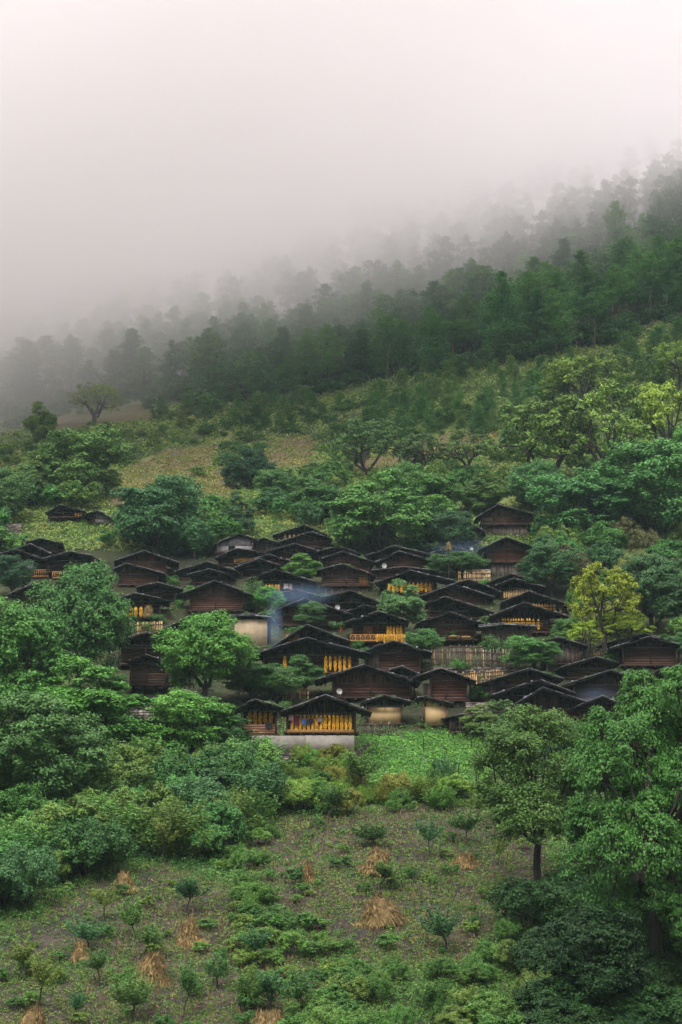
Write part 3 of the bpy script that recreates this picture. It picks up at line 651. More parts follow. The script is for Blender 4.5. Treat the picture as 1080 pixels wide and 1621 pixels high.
hs_('g27', 'black gabled house with cloth under its eave, above the two stacked brown roofs', 743, 917, 693, 932, 792, 937, 945, 948, style='open', ov=1)
hs_('g26', 'black roofed house, uppermost of the three stacked gables right of the village tree', 720, 925, 664, 945, 780, 945, 956, 960, wall=(680, 768), style='logs', col=(.9, .8, .75))
hs_('g28', 'brown house in the middle of the three stacked gables right of the village tree', 705, 945, 676, 955, 780, 969, 977, 981, wall=(682, 768), style='open', gal=1.2, col=RED)
hs_('g29', 'brown log house with a corn tray on its sill, lowest of the three stacked gables', 712, 969, 662, 986, 768, 988, 1012, 1024, wall=(673, 752), style='logs', col=(.85, .75, .7), ov=1.2, gable='logs', lower='black', yaw=0)
hs_('k9h', 'low plank shed under the grey corrugated sheet roof', 800, 987, 760, 991, 848, 990, 1018, 1026, wall=(765, 840), style='planks', col=DK, post=False, ov=.8, depth=3, roofmat='sheet', gable='planks', name='shed', cat='shed', group=None)
hs_('k11', 'narrow barn of upright grey planks beside the shrub, right', 885, 1009, 866, 1013, 928, 1023, 1050, 1056, wall=(862, 916), style='planks', gable='planks', post=False, ov=.8, yaw=4, name='barn', cat='barn')
hs_('k12b', 'black roofed house just behind the large right log house', 1018, 1003, 956, 1019, 1062, 1014, 1030, 1033, style='logs', col=DK)
hs_('k12', 'large dark log house with a pale middle rail at the right edge', 1030, 1008, 970, 1026, 1075, 1021, 1052, 1060, wall=(988, 1070), style='logs', col=(.6, .55, .52), gable='logs', ov=1, yaw=-3)
hs_('k13', 'house at the right edge showing only one roof slope through the shrubs', 1096, 904, 1044, 923, 1140, 922, 938, 946, style='logs', col=DK)
hs_('k20', 'black roof running off the right edge, below the large right log house', 1098, 1041, 1042, 1062, 1150, 1060, 1084, 1092, style='logs', col=DK)
hs_('k14', 'dark grey log house behind the one wedged against the big right tree', 945, 1040, 889, 1057, 980, 1050, 1072, 1076, wall=(900, 970), style='logs', col=(.55, .55, .52), gable='logs')
hs_('k15', 'dark grey log house wedged against the top of the big right tree', 965, 1061, 897, 1083, 1005, 1074, 1106, 1112, wall=(908, 990), style='logs', col=(.55, .55, .52), gable='black', ov=1.1)
hs_('k16', 'house with an orange tie beam and upright grey planks at its left, lower right', 838, 1059, 759, 1082, 891, 1075, 1108, 1114, wall=(766, 880), style='logs', col=(.7, .65, .6), ov=1.1, panels=((768, 784, 1080, 1109, 'planks', 'board_panel'),))
hs_('k17', 'black roof in the middle of the three overlapping lower right roofs', 855, 1076, 784, 1100, 910, 1098, 1118, 1122, wall=(796, 900), style='open', col=DK, gal=1.2)
hs_('k18', 'black roof lowest of the three overlapping lower right roofs', 859, 1089, 798, 1127, 930, 1112, 1134, 1140, wall=(812, 915), style='logs', col=DK, ov=1.2)
hs_('k19', 'small smoking black roof between the lower right roofs and the big tree', 952, 1102, 911, 1119, 985, 1116, 1136, 1140, style='logs', col=DK, wall=(918, 975))
# lower centre
hs_('n3', 'square tan earth walled house with a flat dark sheet roof', 397, 972, 365, 975, 428, 976, 1024, 1036, wall=(371, 423), style='mud', lower='stone', gable='mudx', post=False, ov=.5, depth=3.4, yaw=-4, roofmat='sheet', name='earth_house', group=None)
hs_('n2', 'black house with a short orange board panel behind the widest roof', 484, 989, 432, 1023, 550, 1014, 1024, 1030, wall=(446, 536), style='open', gal=.8, panels=((454, 475, 1004, 1022, 'newwood', 'board_panel'),))
hs_('n1', 'widest black roofed house with tall corn strings at both sides of its front', 486, 1010, 397, 1038, 583, 1035, 1064, 1076, wall=(418, 566), style='open', gal=1.2, ov=1.3, depth=4.2, yaw=0, col=(.8, .7, .65))
hs_('m1', 'brown house with upright plank front and a board shutter, right of the widest roof', 623, 1014, 572, 1032, 681, 1033, 1060, 1068, wall=(584, 664), style='logs', col=(.85, .7, .6), ov=1.1, yaw=0, panels=((578, 600, 1036, 1060, 'planks', 'board_panel'),))
hs_('m2', 'long brown log house with a bowl shaped dish at its left foot', 576, 1053, 503, 1076, 662, 1080, 1103, 1114, wall=(528, 650), style='logs', col=(1.05, .85, .8), ov=1.3, yaw=0, gable='logs', depth=4.2)
hs_('m3', 'small black roofed lean-to between the plank fronted house and the square brown one', 637, 1055, 609, 1063, 664, 1068, 1082, 1086, style='open', ov=.6, depth=2.4, col=DK)
hs_('m4', 'square brown log house with a plank lean-to, above the ochre sheds', 700, 1058, 657, 1073, 752, 1077, 1108, 1120, wall=(683, 738), style='logs', col=(1.25, .9, .8), gable='logs', ov=1.1, yaw=-4, panels=((671, 682, 1083, 1108, 'planks', 'board_panel'),), lower='planks')
hs_('m5', 'ochre plastered shed with an open timber gable, left of the pair', 608, 1101, 573, 1113, 649, 1111, 1145, 1152, wall=(583, 635), style='ochre', ov=.55, depth=2.6, wt=1119, lower='stone', name='shed', cat='shed', group='ochre plastered sheds by the garden', yaw=0)
hs_('m6', 'ochre plastered shed with a slanting flat roof, right of the pair', 676, 1103, 661, 1105, 716, 1115, 1147, 1152, wall=(672, 707), style='ochre', ov=.55, depth=2.2, wt=1117, lower='stone', post=False, gable='ochre', name='shed', cat='shed', group='ochre plastered sheds by the garden', yaw=0)
hs_('m7', 'tiny slab roofed shed beside the garden, right of the ochre sheds', 735, 1131, 708, 1135, 762, 1137, 1158, 1162, wall=(714, 756), style='planks', ov=.5, depth=2, post=False, col=DK, name='shed', cat='shed', group=None)
hs_('n4', 'small corn house like a box on stilts, its opening hung with orange corn, lower left', 404, 1108, 363, 1125, 448, 1121, 1162, 1206, wall=(384, 436), style='open', gal=1.4, ov=1.1, gable='black', col=(.9, .7, .55), yaw=0, depth=3.4, lower='black', name='corn_store', group=None, panels=())
hs_('n5', 'nearest house, its whole front hidden by a row of yellow corn and washing', 516, 1101, 449, 1126, 586, 1127, 1158, 1208, wall=(456, 561), style='open', gal=1.1, ov=1.3, yaw=0, depth=4.0)
# ------------------------------------------------------------------ corn, cloth and small things about the houses
def local(key, px, py, yoff):
    h = HOUSES[key]; p = P(px, py, h['D'] + yoff) - h['O']; return p
def cob_roll(seed, r=.16, layers=9, per=8, mat='corn'):
    rr = random.Random(seed); mb = MB()
    for i in range(layers):
        z = -(i + .6) / layers; tp_ = min(1, .35 + .4 * i, .6 + .25 * (layers - 1 - i))
        for j in range(per):
            a = 2 * pi * (j + .5 * (i % 2)) / per + rr.uniform(-.1, .1); q = r * rr.uniform(.75, 1.08)
            c = np.array([cos(a) * q * tp_, sin(a) * q * tp_, z + rr.uniform(-.02, .02)])
            mb.tube([c + [0, 0, .075], c + [0, 0, .03], c + [cos(a) * .02, sin(a) * .02, -.05], c + [cos(a) * .03, sin(a) * .03, -.095]], [.018, .05, .045, .012], 5, rr.uniform(0, 1))
    mb.tube([(0, 0, .12), (0, 0, -.5), (0, 0, -.95)], [.015, r * .8, r * .7], 6, .3)
    return mb.mesh('corn_string', M[mat])
ROLL = [cob_roll(1), cob_roll(2, .14, 10), cob_roll(3, .18, 8, 9)]
PALE = [cob_roll(4, .13, 9, 7, 'corn_pale'), cob_roll(5, .15, 9, 8, 'corn_pale')]
def corn_row(key, n, xa, xb, ya, yb, label, group, yoff=-.3, pale=False, width=None, slant=0, jag=.12):
    h = HOUSES[key]; s = h['s']; L_ = abs(yb - ya) * s
    for i in range(n):
        x = xa + (xb - xa) * (i + .5) / n + HR.uniform(-.4, .4)
        y = ya + slant * (i + .5) / n
        p = P(x, y, h['D'] + yoff)
        wd = (width or (xb - xa) / n * .95) * s / .44
        o = link('corn_string', HR.choice(PALE if pale else ROLL), None, loc=p, rot=(0, 0, hu(0, 6.3)), scale=(wd, wd, L_ * (1 + hu(-jag, jag))))
        o['label'] = label; o['category'] = 'corn'; o['group'] = group
corn_row('n5', 15, 459, 558, 1131, 1157, 'fat yellow corn string in the long row across the front of the nearest house', 'corn strings on the nearest house')
corn_row('n4', 5, 392, 433, 1127, 1148, 'orange corn string hanging inside the boxed opening of the small corn house', 'corn strings in the small corn house', yoff=.5)
corn_row('n1', 6, 512, 557, 1038, 1063, 'tall separate corn string at the right end of the widest house', 'tall corn strings on the widest house', width=5.6)
corn_row('n1', 1, 448, 455, 1038, 1060, 'single tall corn string left of the shrub on the widest house', None, width=6)
corn_row('g25', 5, 611, 637, 991, 1005, 'upright corn roll in the upper row on the light wood balcony', 'upper corn rolls on the balcony', yoff=-.2)
corn_row('g25', 12, 595, 642, 1004, 1015, 'short corn roll in the dense lower row draped over the light wood balcony', 'lower corn rolls on the balcony', yoff=-1.05, jag=.2)
corn_row('g18', 11, 613, 684, 923, 937, 'long yellow corn string behind the tree, on the gallery in mid village', 'corn strings behind the village tree')
corn_row('g11', 5, 419, 444, 925, 934, 'short orange corn roll beside the hung washing in the smoke', 'corn rolls beside the smoky washing')
corn_row('bk12', 4, 196, 227, 961, 975, 'fat bright corn roll beside the straw bundle in the open rack house', 'fat corn rolls in the rack house')
corn_row('g6', 9, 370, 407, 885, 890, 'small orange corn knot under the eave of the black house below the grey one', 'orange corn knots under an eave', slant=-3)
corn_row('k8', 11, 794, 841, 979, 990, 'short yellow corn roll in the long low row on the wide right house', 'short corn rolls on the wide right house')
corn_row('k8', 2, 841, 856, 981, 997, 'longer corn roll ending the low row on the wide right house', 'two longer corn rolls', width=6)
corn_row('k6', 15, 797, 843, 936, 946, 'cream coloured thin corn string along the gallery under the tall stilt houses', 'cream corn strings', pale=True, slant=-5)
corn_row('k7', 7, 843, 874, 956, 966, 'yellow corn string left of the blue door frame', 'corn strings by the blue door frame')
corn_row('k7', 2, 873, 892, 955, 969, 'fat pale corn string beside the blue door frame', 'pale corn strings by the blue door frame', pale=True, width=6)
corn_row('g3', 9, 448, 512, 846, 852, 'small pale bundle under the topmost centre roof', 'pale bundles under the top roof', pale=True, width=4)
corn_row('ul1', 3, 118, 131, 811, 817, 'tiny orange corn knot under the lone upper left roof', 'corn knots under the lone roof')
def railing(key, xa, xb, yt, yb, mat, yoff, crossed=False):
    h = HOUSES[key]; a = local(key, xa, yb, yoff); b = local(key, xb, yt, yoff); mb = MB(); y = yoff
    y = a[1]; mb.beam((a[0], y, b[2]), (b[0], y, b[2]), .08, .07, .6); mb.beam((a[0], y, a[2]), (b[0], y, a[2]), .08, .09, .5)
    n = max(4, int((b[0] - a[0]) / (.45 if crossed else .24))); xs = np.linspace(a[0], b[0], n + 1)
    for i, x in enumerate(xs):
        mb.beam((x, y, a[2]), (x, y, b[2]), .07, .05, hu(0, 1))
        if crossed and i < n:
            mb.beam((x, y, a[2]), (xs[i + 1], y, b[2]), .04, .04, hu(0, 1)); mb.beam((x, y, b[2]), (xs[i + 1], y, a[2]), .04, .04, hu(0, 1))
    mb.box((a[0], y, a[2] - .12), (b[0], min(.1, y + 1.6), a[2] - .05), 0, .2)
    mb.build('railing', M[mat], h['t'])
railing('g25', 555, 642, 1005, 1014, 'newwood', -.95, True)
railing('ul7', 37, 78, 902, 912, 'newwood', -.75)
railing('ul8', 84, 153, 905, 914, 'newwood', -.75)
railing('k1', 764, 778, 821, 829, 'planks', -.6)
railing('n5', 455, 560, 1156, 1158, 'newwood', -.5)
mb = MB(); a = local('n4', 384, 1162, -.12); b = local('n4', 435, 1147, -.12)
log_wall(mb, a[0], b[0], a[2], b[2], -.16, .08, .16); mb.build('parapet', M['logs'], HOUSES['n4']['t'], color=(2.6, 2.2, 1.8))

def fence(label, xa, ya, xb, yb, hm, mat='pale_stake', step=.17, ragged=.3, mix=None, lean=.04, cat='fence'):
    A_ = np.array(hit(xa, ya)); B_ = np.array(hit(xb, yb)); L_ = np.linalg.norm((B_ - A_)[:2]); n = int(L_ / step)
    t = thing('paling_fence', label, cat, 'paling fences of the village', loc=A_); mb = MB(); ux = (B_ - A_) / L_
    for i in range(n):
        p = A_ + (B_ - A_) * (i + .5) / n; z = float(H(p[0], p[1])) - A_[2]; q = p - A_
        if HR.random() < .06: continue
        hh = hm * (1 - hu(0, ragged)); w_ = step * hu(.35, .8); lx = hu(-lean, lean)
        mi = 0 if mix is None else int(HR.random() < mix)
        mb.beam((q[0], q[1], z - .3), (q[0] + lx * hh, q[1] + hu(-.03, .03), z + hh), w_, .035, hu(0, 1), mi)
    mb.build('palings', [M[mat], M['pale_stake']], t)
    rl = MB()
    for k in (.35, .75):
        m = max(2, int(L_ / 2.5))
        for i in range(m):
            p = A_ + (B_ - A_) * i / m; q = A_ + (B_ - A_) * (i + 1) / m
            rl.beam((p[0] - A_[0], p[1] - A_[1] - .05, float(H(p[0], p[1])) - A_[2] + hm * k + hu(-.04, .04)), (q[0] - A_[0], q[1] - A_[1] - .05, float(H(q[0], q[1])) - A_[2] + hm * k + hu(-.04, .04)), .05, .05, .4)
    rl.build('rail', M['logs'], t)
fence('long grey paling fence with odd yellow stakes below the house with the corn tray', 682, 1055, 824, 1060, 1.75, 'planks', .17, .25, .16)
fence('ragged grey paling fence standing behind the top edge of the long grey fence', 692, 1038, 830, 1040, 1.0, 'planks', .17, .35, .06)
fence('bright yellow paling fence on the terrace below the long grey fence', 726, 1080, 797, 1076, .9, 'pale_stake')
fence('yellow paling fence running down right of the square brown house', 742, 1106, 772, 1104, 1.9, 'pale_stake')
fence('yellow paling fence below the rack with the straw bundle', 170, 1010, 258, 1006, 1.4, 'pale_stake', .24, .15)
fence('grey and yellow palings beside the big left tree', 156, 1046, 181, 1044, 1.2, 'planks', .2, .3, .4)
fence('brown paling fence half hidden behind shrubs under the widest house', 446, 1109, 490, 1108, 1.1, 'pale_stake', .22)
fence('dark stake fence in front of the left ochre shed', 566, 1166, 630, 1166, 1.2, 'planks', .2, .4)
fence('dark stake fence beside the end of the pale retaining wall', 562, 1212, 584, 1200, 1.1, 'planks', .17, .3)
fence('pale paling fence below the tall straw pole', 722, 924, 776, 922, 1.3, 'pale_stake', .2, .3)
fence('yellow palings beside the large log house at the right', 940, 1046, 968, 1042, 1.0, 'pale_stake', .2)
fence('yellow boards between the long brown house and the square one', 646, 1106, 658, 1106, 1.6, 'pale_stake', .22)
fence('dark paling fence beside the yellow tree trunk', 918, 1020, 940, 1016, 1.0, 'planks', .2)
fence('thin grey fence on the forest edge at the upper right', 960, 546, 1080, 500, 1.0, 'pine_bark', .8, .2)

def block(name, label, cat, mat, xa, xb, yt, yb, D, th=.6, base=None, course=None):
    O = P(xa, yb, D); t = thing(name, label, cat, loc=O, kind='thing')
    s = (D * cP + O[2] * sP) / F; W_ = (xb - xa) * s; Ht = (yb - yt) * s; mb = MB()
    def masonry(mb, z0, z1, ch, cl, jit, y=0, gp=.004):
        z = z0
        while z < z1 - .03:
            hh = min(ch * hu(.8, 1.2), z1 - z); x = 0
            while x < W_ - .02:
                ww = min(cl * hu(.5, 1.5), W_ - x)
                mb.box((x + gp, y + hu(-jit, jit), z + gp), (x + ww - gp, y + th, z + hh - gp), jit * .4, hu(0, 1)); x += ww
            z += hh
        mb.box((.02, y + .05, z0), (W_ - .02, y + th, z1 - .03), 0, .2)
    if base:
        mb.box((0, 0, (yb - base) * s), (W_ * .52, th, Ht)); mb.box((W_ * .52 + .02, .04, (yb - base) * s), (W_, th, Ht + .02)); mb.build('block_wall', M[mat], t)
        m2 = MB(); masonry(m2, -1.5, (yb - base) * s - .01, .18, .35, .05, -.06); m2.build('stone_base', M['stone'], t)
    else:
        masonry(mb, -1.5, Ht, .2 if mat == 'stone' else .4, .4, .06); mb.build('masonry', M[mat], t)
    return t
d5 = HOUSES['n5']['D']
block('retaining_wall', 'long pale block wall on a rough stone footing under the nearest house', 'wall', 'concrete', 398, 561, 1165, 1214, d5 - .5, .5, 1191)
block('stone_wall', 'rough stone terrace wall below the brown lean house between the left trees', 'wall', 'stone', 206, 270, 1112, 1148, hit(238, 1148)[1])
block('rock_bank', 'dark rock bank in the hollow under the left trees', 'bank', 'blackwood', 110, 262, 1142, 1212, hit(190, 1212)[1] , 1.5)  # dark block added to stand for the shaded void under the trees
block('stone_wall', 'dry stone wall beside the yellow palings right of the square brown house', 'wall', 'stone', 738, 772, 1112, 1136, hit(755, 1140)[1])
block('earth_wall', 'small tan earth wall panel beside the tall brown stilt house', 'wall', 'mud', 748, 777, 901, 918, hit(762, 920)[1], .3)
block('stone_wall', 'low stone terrace wall under the square earth walled house', 'wall', 'stone', 362, 432, 1026, 1040, HOUSES['n3']['D'] - .5)
block('brick_wall', 'weathered pinkish wall among the bushes at the far left', 'wall', 'stone', 8, 34, 829, 846, hit(20, 848)[1], .4)
block('stone_wall', 'low stone footing under the long grey fence', 'wall', 'stone', 684, 822, 1056, 1064, hit(750, 1064)[1], .5)

def dish(label, px, py, key, yoff=-1.0, r=.35):
    h = HOUSES[key]; p = P(px, py, h['D'] + yoff); t = thing('satellite_dish', label, 'satellite dish', 'satellite dishes', loc=p, rot=(radians(20), 0, radians(-20)))
    mb = MB(); n = 14; rings = [0, .4, .75, 1.0]; v = []; q = []
    for k in rings:
        for j in range(n):
            a = 2 * pi * j / n; v.append((cos(a) * r * max(k, .02), -.28 * r * k * k - 0, sin(a) * r * max(k, .02)))
    for k in range(3):
        for j in range(n):
            q.append((k * n + j, k * n + (j + 1) % n, (k + 1) * n + (j + 1) % n, (k + 1) * n + j))
    mb.add(v, q); mb.build('bowl', M['white'], t, True)
    mb = MB(); mb.beam((0, 0, -r), (0, -.4, 0), .03, .03); mb.box((-.04, -.46, -.04), (.04, -.38, .04)); mb.beam((0, .05, 0), (0, .1, -r - .25), .05, .05); mb.build('bracket', M['sheet'], t)
dish('white satellite dish at the left wall of the gabled house below the big bright tree', 609, 895, 'g16', -.6, .3)
dish('white satellite dish in front of the stacked firewood', 535, 961, 'g22b', -.9, .28)
dish('grey satellite dish at the foot of the long brown house', 538, 1094, 'm2', -.9, .26)
dish('small white satellite dish on the roof right of the tall straw pole', 747, 868, 'g19', -1.1, .22)
def pole(label, px, yb, yt, name='utility_pole', cat='pole', r=.09, arms=True, mat='pine_bark', extra=None):
    X, Y, Z = hit(px, yb); top = P(px, yt, Y)[2] - Z; t = thing(name, label, cat, loc=(X, Y, Z)); mb = MB()
    mb.tube([(0, 0, -.5), (0, 0, top * .5), (.02, 0, top)], [r, r * .9, r * .75], 8, .7); mb.build('post', M[mat], t, True)
    if arms: m2 = MB(); m2.beam((-.5, -.1, top - .25), (.5, -.1, top - .25), .07, .08); m2.build('crossarm', M[mat], t)
    return t, top
pole('grey utility pole rising above the black roofs, upper left of the village', 307, 905, 872, mat='bark', r=.06, arms=False)
pole('thin concrete pole beside the upright grey plank barn', 866, 1062, 1022, name='post', r=.06, arms=False, mat='limewash')
t, top = pole('tall pole carrying a round straw bundle, in front of the reddish boarded house', 711, 922, 864, name='straw_pole', r=.05, arms=False, mat='bark')
def straw(mb, n, r0, r1, z0, z1, ln=.5, wd=.05, out=.4, cx=0, cy_=0, up=-1, dark=0.):
    global R
    z = R.rand(n); a = R.rand(n) * 2 * pi; rad = (r0 + (r1 - r0) * z) * np.sqrt(R.uniform(.55, 1.05, n))
    p = np.stack([cx + cos_(a) * rad, cy_ + sin_(a) * rad, z0 + (z1 - z0) * z], 1)
    ax = np.stack([cos_(a) * out, sin_(a) * out, up * np.ones(n)], 1) + R.normal(size=(n, 3)) * .42
    nr = np.stack([cos_(a), sin_(a), np.full(n, .3)], 1) + R.normal(size=(n, 3)) * .4
    mb.leaves(p, nr, ln * R.uniform(.6, 1.4, n), wd * R.uniform(.6, 1.5, n), np.clip(.5 - dark + R.normal(size=n) * .25, 0, 1), axis=unit(ax))
cos_, sin_ = np.cos, np.sin
mb = MB(); straw(mb, 260, .45, .15, top - .5, top + .35, .4, .05); mb.build('straw_bundle', M['straw'], t)
mb = MB(); straw(mb, 500, .55, .35, -.5, .5, .6, .04, .2)
o = mb.build('straw_bundle', M['straw'], None, loc=P(235, 968, HOUSES['bk12']['D'] - .3)); o['label'] = 'brown straw bundle beside the four fat corn rolls'; o['category'] = 'straw'
for lab, px, py in (('shallow tray heaped with yellow cobs on the sill, left one', 719, 1011), ('shallow pale tray of grain on the sill, right one', 739, 1012)):
    t = thing('drying_tray', lab + ' of the brown log house', 'tray', 'drying trays', loc=P(px, py, HOUSES['g29']['D'] - .35)); mb = MB(); hp = MB()
    mb.tube([(0, 0, 0), (0, 0, .08), (0, 0, .17)], [.5, .6, .64], 14); mb.build('basket', M['pale_stake'], t)
    for i in range(60):
        a, r = hu(0, 6.3), hu(0, .5); c = np.array([cos(a) * r, sin(a) * r, .16 + .12 * (1 - r)]); d = np.array([hu(-1, 1), hu(-1, 1), .2]) * .09
        hp.tube([c - d, c, c + d], [.015, .045, .015], 5, hu(0, 1))
    hp.build('cobs', M['corn_pale'], t)
# firewood under the smoky roof, kept as one stack
mb = MB(); h = HOUSES['g22b']
for i in range(170):
    p = P(526 + hu(0, 44), 957 + hu(0, 7), h['D'] - .2); mb.tube([p + [0, -.15, 0], p + [0, .3, 0]], [.07, .06], 6, hu(.3, 1))
o = mb.build('firewood_stack', M['bark'], None); o['label'] = 'stack of cut firewood under the black roof in the smoke'; o['category'] = 'firewood'
def cloth(label, key, xa, xb, ya, yb, col, yoff=-.55, name='hanging_cloth', grp=None):
    a = P(xa, yb, HOUSES[key]['D'] + yoff); b = P(xb, ya, HOUSES[key]['D'] + yoff); n, m = 9, 7; v = []; q = []
    ph = hu(0, 6)
    for k in (0, 1):
        for i in range(m):
            for j in range(n):
                u, w_ = j / (n - 1), i / (m - 1)
                v.append((a[0] + (b[0] - a[0]) * (u + .05 * sin(9 * w_ + ph) * w_), a[1] + .05 * sin(u * 12 + ph) * (.3 + w_) + k * .012, b[2] + (a[2] - b[2]) * w_ * (1 + .08 * sin(5 * u + ph))))
    for k in (0, 1):
        for i in range(m - 1):
            for j in range(n - 1):
                c = k * n * m + i * n + j; q.append((c, c + 1, c + n + 1, c + n))
    for i in range(m - 1):
        for j in (0, n - 1): c = i * n + j; q.append((c, c + n, c + n + n * m, c + n * m))
    mb = MB(); mb.add(v, q); o = mb.build(name, M['cloth'], None, True, color=col); o['label'] = label; o['category'] = 'cloth'
    if grp: o['group'] = grp
cloth('pink cloth hung over the left end of the nearest corn row', 'n5', 457, 465, 1131, 1141, (.55, .3, .33), grp='washing on the nearest house')
cloth('dark maroon garment hung over the nearest corn row', 'n5', 466, 474, 1133, 1148, (.14, .02, .03), grp='washing on the nearest house')
cloth('bright blue cloth on the washing line of the nearest house', 'n5', 477, 484, 1138, 1147, (.06, .14, .35), grp='washing on the nearest house')
cloth('navy garment next to the bright blue cloth', 'n5', 485, 491, 1138, 1146, (.02, .03, .07), grp='washing on the nearest house')
cloth('small black garment at the right of the navy one', 'n5', 492, 497, 1138, 1145, (.015, .017, .03), grp='washing on the nearest house')
cloth('patterned grey cloth hung on the middle of the nearest corn row', 'n5', 503, 510, 1135, 1143, (.22, .2, .24), grp='washing on the nearest house')
cloth('dark garment dangling over the boxed opening of the small corn house', 'n4', 420, 431, 1144, 1153, (.02, .02, .03), -.3)
cloth('white cloth hung in the gallery behind the yellow railing at the left edge', 'ul7', 41, 53, 888, 900, (.5, .55, .62), -.3)
cloth('white washing beside the short orange corn rolls', 'g11', 449, 456, 924, 932, (.5, .48, .46), -.3)
cloth('checked pale washing at the right end of the smoky gallery', 'g11', 457, 463, 924, 933, (.4, .3, .26), -.3)
cloth('pale cloth under the eave above the stacked brown roofs', 'g27', 757, 768, 937, 944, (.4, .38, .4), -.3)
cloth('orange tarpaulin sheet over the stones beside the lower right roofs', 'k16', 766, 786, 1122, 1133, (.62, .16, .05), -2.6, 'tarpaulin')
cloth('small blue hanging cloth left of the brown smoky house', 'g23', 521, 532, 984, 990, (.25, .3, .3), -.8)
h = HOUSES['g24']; t = thing('flag', 'small red flag with a white tip on a short pole left of the balcony house', 'flag', loc=P(539, 1006, HOUSES['g23']['D'] - 1.5)); mb = MB()
mb.tube([(0, 0, -.8), (0, 0, 1.1)], [.03, .02], 6, .8); mb.build('pole', M['pale_stake'], t)
mb = MB(); mb.add([(-.02, 0, 1.0), (-.02, 0, .2), (.32, .03, .05), (.2, .03, .75), (-.02, .02, 1.0), (-.02, .02, .2), (.32, .05, .05), (.2, .05, .75)], [(0, 1, 2, 3), (7, 6, 5, 4), (0, 4, 5, 1), (1, 5, 6, 2), (2, 6, 7, 3)]); mb.build('cloth', M['red'], t)
t = thing('water_drum', 'red plastic drum beside the orange tarpaulin', 'drum', loc=P(763, 1126, HOUSES['k16']['D'] - 3)); mb = MB()
mb.tube([(0, 0, -.5), (0, 0, -.48), (0, 0, 0), (0, 0, .42), (0, 0, .45)], [.26, .3, .31, .3, .24], 14); mb.build('barrel', M['red'], t, True); mb = MB(); mb.tube([(0, 0, .45), (0, 0, .5)], [.25, .02], 12); mb.build('lid', M['red'], t)
for i, (x, yb, yt) in enumerate(((672, 1194, 1166), (746, 1188, 1158), (706, 1196, 1180), (753, 1246, 1220), (727, 1232, 1206))):
    X, Y, Z = hit(x, yb); mb = MB(); top = P(x, yt, Y)[2] - Z; mb.tube([(0, 0, -.3), (hu(-.1, .1), 0, top / 2), (hu(-.4, .1), 0, top)], [.05, .045, .03], 6)
    o = mb.build('garden_stake', M['bark'], None, loc=(X, Y, Z)); o['label'] = 'thin dark leaning stake standing in the bright vegetable patch'; o['category'] = 'stake'; o['group'] = 'stakes in the vegetable patch'
def smoke(label, px, py, D, r, dens):
    p = P(px, py, D); mb = MB(); n, m = 12, 8; v = []; q = []
    for i in range(m + 1):
        for j in range(n):
            th = pi * i / m; a = 2 * pi * j / n; w_ = 1 + .15 * sin(3 * a + i)
            v.append((r[0] * sin(th) * cos(a) * w_, r[1] * sin(th) * sin(a) * w_, r[2] * cos(th)))
    for i in range(m):
        for j in range(n): q.append(((i + 1) * n + j, (i + 1) * n + (j + 1) % n, i * n + (j + 1) % n, i * n + j))
    mb.add(v, q); m_, nt_, N, L = newmat('wood_smoke'); pv = N.new('ShaderNodeVolumePrincipled'); pv.inputs['Color'].default_value = (.42, .66, 1, 1); pv.inputs['Density'].default_value = dens
    tc = N.new('ShaderNodeTexCoord'); no = N.new('ShaderNodeTexNoise'); no.inputs['Scale'].default_value = .5; L.new(tc.outputs['Object'], no.inputs['Vector'])
    vm = N.new('ShaderNodeVectorMath'); vm.operation = 'DIVIDE'; vm.inputs[1].default_value = r; L.new(tc.outputs['Object'], vm.inputs[0])
    ln = N.new('ShaderNodeVectorMath'); ln.operation = 'LENGTH'; L.new(vm.outputs[0], ln.inputs[0])
    mr = N.new('ShaderNodeMapRange'); mr.interpolation_type = 'SMOOTHSTEP'; mr.inputs[1].default_value = .1; mr.inputs[2].default_value = .95; mr.inputs[3].default_value = dens; mr.inputs[4].default_value = 0
    L.new(ln.outputs['Value'], mr.inputs[0]); mm = N.new('ShaderNodeMath'); mm.operation = 'MULTIPLY'; L.new(mr.outputs[0], mm.inputs[0]); L.new(no.outputs['Fac'], mm.inputs[1]); L.new(mm.outputs[0], pv.inputs['Density'])
    o = N.new('ShaderNodeOutputMaterial'); L.new(pv.outputs[0], o.inputs['Volume'])
    mb.build('smoke', m_, None, kind='stuff', label=label, loc=p)
smoke('thin blue wood smoke drifting over the roofs in mid village', 474, 941, hit(478, 1003)[1], (5.0, 2.2, 1.6), .2)
smoke('blue wood smoke rising beside the square earth walled house', 434, 988, hit(440, 1040)[1], (1.3, 1.5, 3.2), .28)
smoke('faint blue smoke by the lower right roofs', 945, 1104, hit(945, 1142)[1], (2.6, 1.4, 1.3), .16)
smoke('faint blue smoke over the reddish boarded house', 735, 870, hit(730, 915)[1], (6.0, 2, 1.7), .1)
